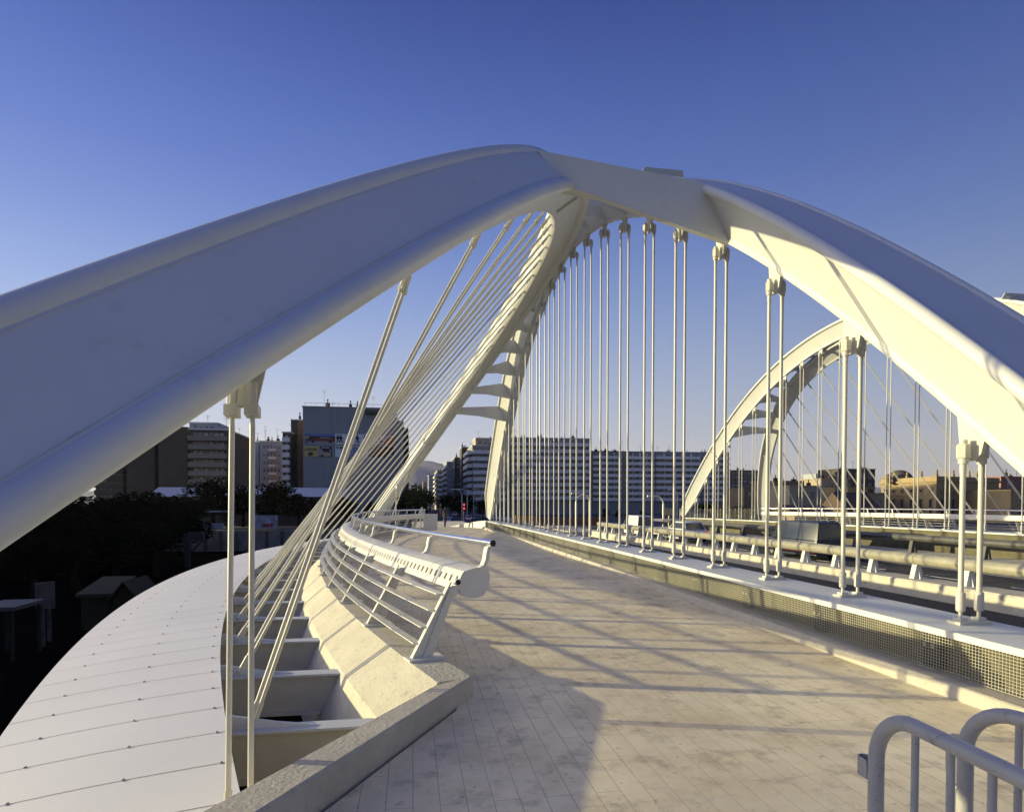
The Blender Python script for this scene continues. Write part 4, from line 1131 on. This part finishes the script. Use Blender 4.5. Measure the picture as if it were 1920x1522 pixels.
# long tiled sheds
for i, (p0, p1, yt, yb, Y, lab) in enumerate(((1490,1565,946,962,84,'long brown tiled shed roof between the rods in the old town'), (1590,1650,922,958,92,'brown tiled roof of a hall just left of the palace'))):
    a, b = span(p0, p1, Y); zt_, zb_ = zpy(p0, yt, Y), zpy(p0, yb, Y)
    root = thing('tiled_shed', (a, Y, ST0), lab, 'shed')
    m = MB(); m.box(a, Y, ST0-.2, b, Y+7, zb_); m.build('wall', M['f_tan'], root)
    m = MB(); m.prism([((a+b)/2,Y-.4,zb_),((a+b)/2,Y+3.5,zt_),((a+b)/2,Y+7.4,zb_)], (b-a+.6,0,0)); m.build('roof', M['roof'], root)
# palace
C = at(1755, 965, Y=104); Lc = at(1652, 965, Y=122); Rc = at(1872, 965, Y=110)
HP = Hh(1755, 902, 104)
axr = Vector((Rc[0]-C[0], Rc[1]-C[1], 0)); Wp = axr.length
axl = Vector((C[0]-Lc[0], C[1]-Lc[1], 0)); Wl = axl.length; axl.normalize()
root = thing('palace', (C[0], C[1], ST0), 'large ochre stone palace with a dome, its left face sunlit and front in shade', 'palace')
def quadblock(m, a, b, c, d, z0, z1): m.add([(*a[:2],z0),(*b[:2],z0),(*c[:2],z0),(*d[:2],z0),(*a[:2],z1),(*b[:2],z1),(*c[:2],z1),(*d[:2],z1)], [(0,3,2,1),(4,5,6,7),(0,1,5,4),(1,2,6,5),(2,3,7,6),(3,0,4,7)])
back = Lc + axr*.9
m = MB(); quadblock(m, Lc, C, Rc, back, ST0-.3, ST0+HP); m.build('wall', M['f_ochre'], root)
ctr = (Lc+C+Rc+back)/4
def grow(p, e): v = Vector((p[0]-ctr[0], p[1]-ctr[1], 0)); return p + v.normalized()*e
for (z0, z1, e) in ((HP-.05, HP+.35, .5), (HP*.66, HP*.66+.22, .25), (HP+.35, HP+1.0, .1)):
    m = MB(); quadblock(m, grow(Lc,e), grow(C,e), grow(Rc,e), grow(back,e), ST0+z0, ST0+z1); m.build('cornice', M['f_ochre'], root)
def palace_windows(P0, P1, n, out):
    for f, (z, h) in enumerate(((.20,.16),(.46,.20),(.78,.06))):
        for k in range(n):
            c = P0+(P1-P0)*((k+.5)/n); t = (P1-P0).normalized()
            m = MB(); zc = ST0+HP*z; hh = HP*h; w = .75
            m.obox((c[0]+out[0]*.02, c[1]+out[1]*.02, zc), t*w, out*.08, (0,0,hh)); m.mi = 1
            m.obox((c[0]+out[0]*.08, c[1]+out[1]*.08, zc+hh/2+.14), t*(w+.5), out*.3, (0,0,.2)); m.obox((c[0]+out[0]*.08, c[1]+out[1]*.08, zc-hh/2-.08), t*(w+.4), out*.24, (0,0,.14))
            for s in (-1,1): m.obox((c[0]+t[0]*s*(w/2+.1)+out[0]*.06, c[1]+t[1]*s*(w/2+.1)+out[1]*.06, zc), t*.16, out*.14, (0,0,hh))
            m.build('window', [M['glass'], M['f_ochre']], root)
palace_windows(Lc, C, 6, Vector((-axl[1]*-1, axl[0]*-1, 0)) if False else Vector((axl[1], -axl[0], 0)))
axrn = axr.normalized(); palace_windows(C, Rc, 6, Vector((axrn[1], -axrn[0], 0)))
rndp = random.Random(2)
for k in range(9):
    c = (C+axr*(k/8)) if k < 6 else (Lc+(C-Lc)*((k-5)/4))
    m = MB(); lathe(m, [(.28,0),(.28,.5),(.12,.6),(.24,.85),(.2,1.1),(.06,1.3)], (c[0], c[1], ST0+HP+1.0), 8); m.build('roof_urn', M['f_ochre'], root, True)
D0 = at(1686, 905, Y=119); rd = (at(1706, 905, Y=119)-at(1666, 905, Y=119)).length/2
zd = zpy(1686, 903, 119)
m = MB(); lathe(m, [(rd, ST0+HP*.9),(rd, zd+.3)] + [(rd*math.cos(a), zd+.3+(zpy(1686,881,119)-zd-.3)*math.sin(a)) for a in [math.pi/2*k/9 for k in range(1,10)]] , (D0[0], D0[1], 0), 28)
m.build('dome', mat('dull_dome', (.11,.095,.065), .8), root, True, 40)
m = MB(); G_ = at(1663, 897, Y=117.5); lathe(m, [(.9,ST0+HP),(.9,zpy(1663,898,117.5)),(1.1,zpy(1663,897,117.5)),(.8,zpy(1663,893,117.5)),(.2,zpy(1663,889,117.5))], (G_[0],117.5,0), 12); m.build('turret', M['f_ochre'], root, True, 30)

# ------------------------------------------------------------------ trees
def leaf_mat(name, c, c2):
    m = mat(name, c, .75, noise=c2, scale=.6, spec=0); return m
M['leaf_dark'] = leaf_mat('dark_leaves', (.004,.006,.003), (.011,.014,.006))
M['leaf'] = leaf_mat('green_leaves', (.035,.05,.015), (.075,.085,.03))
M['bark'] = mat('bark', (.02,.016,.012), .9, spec=0)
def crown_mesh(rx, rz, n, seed, lobes=9, leaf=.20):
    rnd = random.Random(seed); m = MB(); L = []
    for k in range(lobes):
        a = rnd.uniform(0, 6.28); r = rnd.uniform(.1, .62)*rx; z = rnd.uniform(-.55, .6)*rz
        L.append((Vector((r*math.cos(a), r*math.sin(a), z)), rnd.uniform(.28, .5)*rx))
    for i in range(n):
        c, R0 = L[rnd.randrange(lobes)]
        d = Vector((rnd.gauss(0,1), rnd.gauss(0,1), rnd.gauss(0,1))).normalized()
        p = c + d*R0*rnd.uniform(.55, 1.12)
        s = leaf*rnd.uniform(.6, 1.5)
        a = Vector((rnd.gauss(0,1), rnd.gauss(0,1), rnd.gauss(0,.7))).normalized(); b = a.cross(Vector((rnd.gauss(0,1), rnd.gauss(0,1), rnd.gauss(0,1)))).normalized()
        m.add([p-a*s, p+b*s*.45, p+a*s, p-b*s*.45], [(0,1,2,3)])
    return m, L
TP = {}
def tree(kind, x, y, zb, h, label, group, seed, dark=True, w=.33):
    rnd = random.Random(seed)
    root = thing('tree', (0, 0, 0), label, 'tree', group); root['_o'] = (0,0,0)
    key = (kind, dark)
    if key not in TP:
        q, L = crown_mesh(2.6, 2.6, 4200 if kind else 3400, 5+kind*3, 13 if kind else 10, .17)
        c = q.build('crown', M['leaf_dark' if dark else 'leaf'], root)
        t = MB(); t.tube([(0,0,-4.2),(.05,.02,-2.6),(-.05,0,-1.2),(0,0,.4)], [.26,.2,.16,.06], 8)
        for p, r in L[:6]: t.tube([(0,0,-1.6), tuple(p*.5+Vector((0,0,-.5))), tuple(p)], [.1,.07,.03], 5)
        k = t.build('trunk', M['bark'], root, True)
        TP[key] = (c.data, k.data)
    else:
        for nm, me in zip(('crown', 'trunk'), TP[key]):
            o = bpy.data.objects.new(nm, me); col.objects.link(o); o.parent = root
    s = h/6.6
    root.location = (x, y, zb+4.1*s); root.scale = (s*w/.33, s*w/.33, s); root.rotation_euler = (0, 0, rnd.uniform(0, 6.28))
    return root
def tree_px(px, pyt, Y, zb, label, group, seed, dark=True, w=.33, kind=0):
    x = xpx(px, Y); tree(kind, x, Y, zb, max(2, zpy(px, pyt, Y)-zb), label, group, seed, dark, w)
gl = 'trees at the edge of the rail yard'
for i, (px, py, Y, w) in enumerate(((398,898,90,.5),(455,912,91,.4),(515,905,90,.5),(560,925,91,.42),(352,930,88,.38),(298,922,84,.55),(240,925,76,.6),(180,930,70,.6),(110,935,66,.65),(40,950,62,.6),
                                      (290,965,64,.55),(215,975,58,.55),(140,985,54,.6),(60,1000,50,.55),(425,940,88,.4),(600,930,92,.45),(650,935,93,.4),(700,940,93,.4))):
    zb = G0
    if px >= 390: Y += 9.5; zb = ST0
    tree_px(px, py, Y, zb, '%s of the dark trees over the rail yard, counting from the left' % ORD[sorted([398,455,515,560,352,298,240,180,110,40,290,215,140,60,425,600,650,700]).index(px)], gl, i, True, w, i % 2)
gs = 'trees along the street'
for i, (px, py, Y, w, dk, lab) in enumerate(((783,912,118,.40,False,'green tree catching the sun at the left of the street'), (768,920,126,.4,True,'dark tree behind the green tree, against the advertisement block'),
        (800,922,160,.34,True,'dark street tree farther along the left kerb'), (862,925,165,.38,True,'dark street tree in front of the shaded towers'), (846,926,185,.36,True,'dark street tree left of the traffic lights'),
        (878,928,150,.4,True,'dark tree before the corner block'), (905,935,140,.4,True,'dark tree in front of the corner block ground floor'), (833,930,215,.36,True,'small dark tree in the middle of the far street'),
        (1136,952,120,.3,True,'thin young tree before the banded block'), (1160,955,122,.3,True,'small dark bush behind the white vans'), (1205,957,124,.36,True,'dark bush between the two white vans'))):
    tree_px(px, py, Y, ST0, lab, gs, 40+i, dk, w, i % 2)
for i, (px, py, Y, w, lab) in enumerate(((1385,950,62,.6,'round green shrub at the foot of the far leaning arch'), (1405,953,64,.6,'second green shrub near the far arch foot'), (1345,950,66,.5,'dark green shrub left of the far arch foot'))):
    tree_px(px, py, Y, ST0, lab, 'shrubs by the far arch foot', 70+i, i == 2, w, i % 2)
# palm
x = xpx(1324, 70); zt4 = zpy(1324, 940, 70)
root = thing('palm_tree', (x, 70, ST0), 'small palm with drooping fronds behind the far upright arch foot', 'palm tree')
m = MB(); m.tube([(x,70,ST0-.1),(x+.1,70,zt4-.6)], [.22,.16], 8); m.build('trunk', M['bark'], root, True)
m = MB(); rnd = random.Random(9)
for k in range(20):
    a = rnd.uniform(0, 6.28); e = rnd.uniform(.2, 1.2); L_ = 1.7; pp = []
    for t in (0,.3,.6,1): pp.append(Vector((x+.1+math.cos(a)*L_*t*math.cos(e*.6), 70+math.sin(a)*L_*t*math.cos(e*.6), zt4-.6+L_*(t*math.sin(e)-.95*t*t))))
    for p, q in zip(pp[:-1], pp[1:]):
        s = Vector((-math.sin(a), math.cos(a), 0))*.18; m.add([p-s+Vector((0,0,-.08)), q-s*.7+Vector((0,0,-.08)), q, p], [(0,1,2,3)]); m.add([p, q, q+s*.7+Vector((0,0,-.08)), p+s+Vector((0,0,-.08))], [(0,1,2,3)])
m.build('crown', M['leaf_dark'], root)

# ------------------------------------------------------------------ vehicles
def paint(name, c): return mat(name, c, .42, spec=.5)
M['tyre'] = mat('tyre', (.012,.012,.012), .85); M['rim'] = mat('wheel_rim', (.3,.3,.3), .4, metal=.7); M['tail'] = mat('tail_lamp', (.5,.02,.02), .3, emit=((1,.05,.03), .5)); M['lamp'] = mat('head_lamp', (.6,.6,.55), .2)
VP = {}
def vehicle(kind, x, y, z, heading, color, label, group, sc_=.82, stripe=None):
    root = thing('car' if kind == 'car' else 'van', (0,0,0), label, 'car' if kind == 'car' else 'van', group); root['_o'] = (0,0,0)
    if kind == 'car':
        L, Wd = 4.1, .83
        low = [(-2.05,.32),(-2.05,.72),(-1.95,.86),(-1.2,.92),(1.0,.90),(1.9,.74),(2.05,.62),(2.05,.30),(1.55,.22),(-1.6,.22)]
        cab = [(-1.75,.88),(-1.35,1.36),(-1.0,1.42),(.15,1.42),(.45,1.36),(1.05,.89)]
        wz, wr, wx = .30, .30, (-1.25, 1.25)
    else:
        L, Wd = 5.2, .95
        low = [(-2.6,.30),(-2.6,1.1),(-2.55,1.15),(1.7,1.15),(2.4,1.0),(2.6,.8),(2.6,.30),(2.0,.22),(-2.0,.22)]
        cab = [(-2.58,1.12),(-2.5,2.1),(-2.3,2.2),(.9,2.2),(1.2,2.1),(1.9,1.12)]
        wz, wr, wx = .34, .34, (-1.6, 1.6)
    def body(profile, w0, w1):
        rings = []
        zs = [p[1] for p in profile]; za, zb_ = min(zs), max(zs)
        wid = lambda zz: w0+(w1-w0)*(zz-za)/(zb_-za)
        m = MB(); cx = sum(p[0] for p in profile)/len(profile); cz = (za+zb_)/2
        for s, e in ((-1,.93),(-.93,1),(.93,1),(1,.93)):
            rings.append([(cx+(px-cx)*e, s*wid(pz), cz+(pz-cz)*e) for px, pz in profile])
        m.loft(rings); return m
    body(low, Wd, Wd*.97).build('body', color, root, True, 30)
    body(cab, Wd*.93, Wd*.76).build('cabin', color, root, True, 30)
    za, zb_ = cab[0][1], max(p[1] for p in cab)
    for s in (-1, 1):
        m = MB(); f = lambda px, pz: (px, s*((Wd*.93+(Wd*.76-Wd*.93)*(pz-za)/(zb_-za))+.006), pz)
        x0, x1 = cab[0][0]+.42, cab[-1][0]-.28; zh = zb_-.09; zl = za+.06
        xm = x0 if kind == 'car' else .35
        pts = [f(xm if kind != 'car' else x0, zl), f(x1, zl), f(cab[-2][0]-.08, zh), f((xm if kind != 'car' else cab[1][0]+.25), zh)]
        m.add(pts+[(p[0], p[1]-s*.03, p[2]) for p in pts], [(0,1,2,3),(7,6,5,4),(0,4,5,1),(1,5,6,2),(2,6,7,3),(3,7,4,0)]); m.build('side_window', M['glass'], root)
    for e, (p, q) in ((1, (cab[-1], cab[-2])), (-1, (cab[0], cab[1]))):
        m = MB(); w0, w1 = Wd*.78, Wd*.68
        p = (p[0]+e*.012, p[1]+.05); q = (q[0]+e*.03, q[1]-.03)
        m.add([(p[0],-w0,p[1]),(p[0],w0,p[1]),(q[0],w1,q[1]),(q[0],-w1,q[1]),(p[0]-e*.04,-w0,p[1]),(p[0]-e*.04,w0,p[1]),(q[0]-e*.04,w1,q[1]),(q[0]-e*.04,-w1,q[1])], [(0,1,2,3),(7,6,5,4),(0,4,5,1),(1,5,6,2),(2,6,7,3),(3,7,4,0)])
        m.build('windscreen' if e == 1 else 'rear_window', M['glass'], root)
    for X in wx:
        for s in (-1, 1):
            m = MB(); m.tube([(X,s*(Wd-.16),wz),(X,s*(Wd+.01),wz)], wr, 16); w = m.build('wheel', M['tyre'], root, True, 40)
            m = MB(); m.tube([(X,s*(Wd+.0),wz),(X,s*(Wd+.022),wz)], wr*.58, 12); m.build('rim', M['rim'], w, True, 40)
    for s in (-1, 1):
        m = MB(); xe_ = low[1][0]; m.box(xe_-.02, s*Wd*.72-.12, .60, xe_+.03, s*Wd*.72+.12, .76); m.build('tail_light', M['tail'], root)
        m = MB(); xf = low[-4][0]; m.box(xf-.12, s*Wd*.70-.14, .55, xf+.015, s*Wd*.70+.14, .68); m.build('headlight', M['lamp'], root)
    if stripe:
        m = MB(); m.box(-2.58,-Wd-.012,.62,2.4,Wd+.012,.86); m.build('yellow_stripe', stripe, root)
        m = MB(); m.box(-2.58,-Wd-.012,.42,2.4,Wd+.012,.50); m.build('red_stripe', RED, root)
    root.scale = (sc_,)*3; root.rotation_euler = (0, 0, heading); root.location = (x, y, z)
    return root
CW, CG, CD, CR, CB = paint('car_white', (.6,.6,.6)), paint('car_grey', (.2,.21,.23)), paint('car_dark', (.02,.022,.03)), paint('car_red', (.3,.03,.02)), paint('car_blue', (.02,.03,.06))
ZR = -.85
pz = at(1540, 980, X=18.2)
vehicle('van', 18.2, 26.4, ZR, math.pi/2, CB, 'dark blue van with yellow lower stripe on the road behind the nearer rods', 'vehicles on the bridge', .78, ink('stripe_yellow', (.5,.42,.05)))
vehicle('van', 17.6, 46.5, ZR, math.pi/2, CW, 'white van on the bridge road, left of the far arch foot', 'vehicles on the bridge', .72)
vehicle('car', 18.0, 38.6, ZR, math.pi/2, CW, 'white car on the bridge road just left of the far arch foot', 'vehicles on the bridge', .95)
cars = [(838,980,CW,'white car nearest the bridge end, in the middle of the street'),(872,985,CD,'dark car waiting at the right of the street'),(890,982,CD,'second dark car beside the right kerb'),
        (836,966,CG,'grey car behind the white car in the street'),(852,965,CW,'pale car in the second row of the street'),(872,966,CG,'grey car at the right of the second row'),(885,968,CD,'dark car at the right end of the second row'),
        (838,957,CR,'small red car farther up the street'),(846,955,CG,'tiny grey car beside the small red car'),(858,957,CD,'tiny dark car right of the red car'),(868,957,CW,'tiny white car far up the street'),
        (824,962,CD,'dark car at the left kerb of the street'),(830,952,CW,'farthest tiny white car at the left of the traffic'),(878,974,CW,'pale car between the two rows at the right'),(850,950,CG,'farthest tiny grey car in the traffic'),(842,972,CG,'grey car close behind the nearest white one')]
for i, (px, py, c, lab) in enumerate(cars):
    p = at(px, py+2, Z=ST0)
    if p[1] > 300 or p[1] < 0: p = at(px, 953, Z=ST0)
    vehicle('car', p[0], p[1], ST0, math.pi/2*(1 if i % 3 else -1), c, lab, 'traffic in the street beyond the bridge')

# ------------------------------------------------------------------ street lamps, traffic light, signs, hoardings
def lamp_post(px_base, py_top, Y, arm, label, two=False):
    x = xpx(px_base, Y); zt = zpy(px_base, py_top, Y)
    root = thing('street_lamp', (x, Y, ST0), label, 'street lamp', 'curved street lamps beyond the road')
    m = MB(); pts = [(x,Y,ST0)]+[(x,Y,ST0+(zt-ST0)*.8)]
    for k in range(1, 9): a = math.pi/2*k/8; pts.append((x+arm*(1-math.cos(a)), Y, ST0+(zt-ST0)*.8+(zt-ST0)*.2*math.sin(a)))
    m.tube(pts, [.11]*2+[.08]*8, 8); m.build('pole', M['white2'], root, True)
    m = MB(); e = pts[-1]; m.obox((e[0]+(.45 if arm > 0 else -.45), Y, e[2]), (1.1,0,0), (0,.3,0), (0,0,.18)); m.build('lamp_head', M['white2'], root)
lamp_post(1106, 925, 62, -1.0, 'street lamp with curved arm before the gap between two white blocks')
lamp_post(1080, 928, 75, .9, 'thin street lamp left of the gap between the white blocks')
lamp_post(1244, 930, 62, -.8, 'street lamp with curved arm left of the far arch foot')
lamp_post(1270, 918, 110, -.8, 'thin dark-backed street lamp behind the far arch leg')
for i, (px, py) in enumerate(((866,917),(876,917),(888,919),(903,917))):
    lamp_post(px, py, 130+6*i, -1.4, '%s of four double lamps standing along the right of the street' % ORD[i])
def traffic_light(px, pyt, pyb, Y, label, red):
    x = xpx(px, Y); z0, z1 = zpy(px, pyb, Y), zpy(px, pyt, Y)
    root = thing('traffic_light', (x, Y, ST0), label, 'traffic light')
    m = MB(); m.tube([(x,Y,ST0),(x,Y,z0)], .07, 8); m.build('pole', M['metal_dark'], root)
    m = MB(); m.box(x-.14, Y-.12, z0, x+.14, Y+.12, z1); m.build('housing', M['metal_dark'], root)
    for k in range(2):
        z = z1-.3-k*(z1-z0-.6); m = MB(); m.tube([(x,Y-.17,z),(x,Y-.152,z)], .11, 12)
        m.build('lamp', mat('red_signal', (.6,.02,.02), .4, emit=((1,.05,.06), 2.2)) if red else mat('amber_signal', (.4,.35,.1), .4), root)
traffic_light(870, 942, 957, 84, 'traffic light with two red lamps lit over the street', True)
traffic_light(826, 943, 952, 96, 'small traffic light with yellowish back, left in the street', False)
p = at(1255, 960, Y=66); m = MB(); m.prism([(p[0]-.8,66,p[2]-.35),(p[0]+.75,66,p[2]-.35),(p[0]+.72,66,p[2]+.1),(p[0]+.35,66,p[2]+.42),(p[0]-.8,66,p[2]+.5)], (0,.3,0)); m.box(p[0]-.1, 65.9, ST0, p[0]+.1, 66.1, p[2]-.3)
tag(m.build('yellow_sign', mat('straw_sign', (.55,.46,.26), .8)), 'small straw-coloured sign board left of the far arch foot', 'sign')
for i, (p0, p1, y0, y1, c, lab) in enumerate(((966,1003,966.5,973,(.50,.24,.04),'short orange construction hoarding at the bridge end behind the rods'), (1000,1140,970,977,(.20,.09,.05),'long rust-brown hoarding across the street behind the rods'))):
    A = at(p0, y0, Y=88+i); B = at(p1, y1, Y=88+i); m = MB(); m.box(A[0], 88+i, B[2]-.6, B[0], 88.3+i, A[2]); tag(m.build('hoarding', ink('hoard_%d' % i, c)), lab, 'hoarding')
# mesh fence at the far end of the road
A = xpx(1275, 58); B = xpx(1425, 58); root = thing('wire_fence', (A, 58, -.6), 'pale wire mesh fence running up to the far arch foot', 'fence')
n = 16
for k in range(n+1):
    x = A+(B-A)*k/n; m = MB(); m.tube([(x,58,-.8),(x,58,1.15)], .03, 6); m.build('post', M['galv'], root)
m = MB()
for k in range(120): x = A+(B-A)*k/120; m.box(x-.006, 58.01, -.6, x+.006, 58.02, 1.1)
for k in range(14): m.box(A, 57.99, -.55+k*.12, B, 58.005, -.54+k*.12)
m.build('wire_mesh', M['galv'], root)
m = MB(); m.box(5.1, 44.2, -.3, 21.9, 44.6, -.25)
A = at(794, 1001, Y=38.9); B = at(820, 963, Y=38.9)
m = MB(); m.obox(((A[0]+B[0])/2, 38.9, (A[2]+B[2])/2), (B[0]-A[0],0,0), (0,.16,0), (.03,0,B[2]-A[2])); m.mi = 0
tag(m.build('end_cabinet', M['bench']), 'plain white cabinet panel standing at the far end of the bench', 'cabinet')
# ------------------------------------------------------------------ people at the end of the footpath
def person(x, y, z, label, shirt, pants, face=0, h=1.45):
    """one continuous skinned body, walking"""
    V = [(0,0,.52),(0,.0,.66),(0,0,.80),(0,0,.865),(0,-.01,.93),(0,-.012,.975),
         (.10,0,.80),(.15,.04,.64),(.14,-.02,.50),(-.10,0,.80),(-.15,-.04,.64),(-.14,.03,.50),
         (.055,0,.50),(.06,.06,.28),(.06,.10,.03),(.06,.03,.01),(-.055,0,.50),(-.06,-.04,.28),(-.06,-.02,.04),(-.06,-.09,.01)]
    E = [(0,1),(1,2),(2,3),(3,4),(4,5),(2,6),(6,7),(7,8),(2,9),(9,10),(10,11),(0,12),(12,13),(13,14),(14,15),(0,16),(16,17),(17,18),(18,19)]
    Rd = [.085,.08,.07,.032,.058,.05,.042,.034,.022,.042,.034,.022,.062,.045,.03,.026,.062,.045,.03,.026]
    me = bpy.data.meshes.new('person'); me.from_pydata([(a*h,b*h,c*h) for a,b,c in V], E, [])
    o = bpy.data.objects.new('person', me); col.objects.link(o)
    sk = o.modifiers.new('skin', 'SKIN'); ss_ = o.modifiers.new('sub', 'SUBSURF'); ss_.levels = 1; ss_.render_levels = 2
    for i, sv in enumerate(me.skin_vertices[0].data): sv.radius = (Rd[i]*h, Rd[i]*h*.85)
    me.skin_vertices[0].data[0].use_root = True
    me.materials.append(shirt); o.location = (x, y, z); o.rotation_euler = (0, 0, face)
    tag(o, label, 'person')
    return o
p = at(841, 992, Z=.02)
person(p[0], 43.5, 0, 'person in dark clothes walking at the far end of the footpath', ink('dark_clothes', (.03,.03,.04)), None, .6)
person(p[0]-1.6, 44.6, 0, 'person in pale top standing behind the far end of the bench', ink('pale_clothes', (.40,.45,.5)), None, -.4)
# ------------------------------------------------------------------ evening haze
m = MB(); m.box(-1600, -60, G0-1, 3400, 4200, 245)
hm = bpy.data.materials.new('haze'); hm.use_nodes = True; nt = hm.node_tree
for n in list(nt.nodes): nt.nodes.remove(n)
o_ = nt.nodes.new('ShaderNodeOutputMaterial'); v_ = nt.nodes.new('ShaderNodeVolumePrincipled'); nt.links.new(v_.outputs[0], o_.inputs['Volume'])
v_.inputs['Density'].default_value = .00005; v_.inputs['Color'].default_value = (.9,.93,1,1); v_.inputs['Anisotropy'].default_value = .3
tag(m.build('haze', hm), kind='stuff')
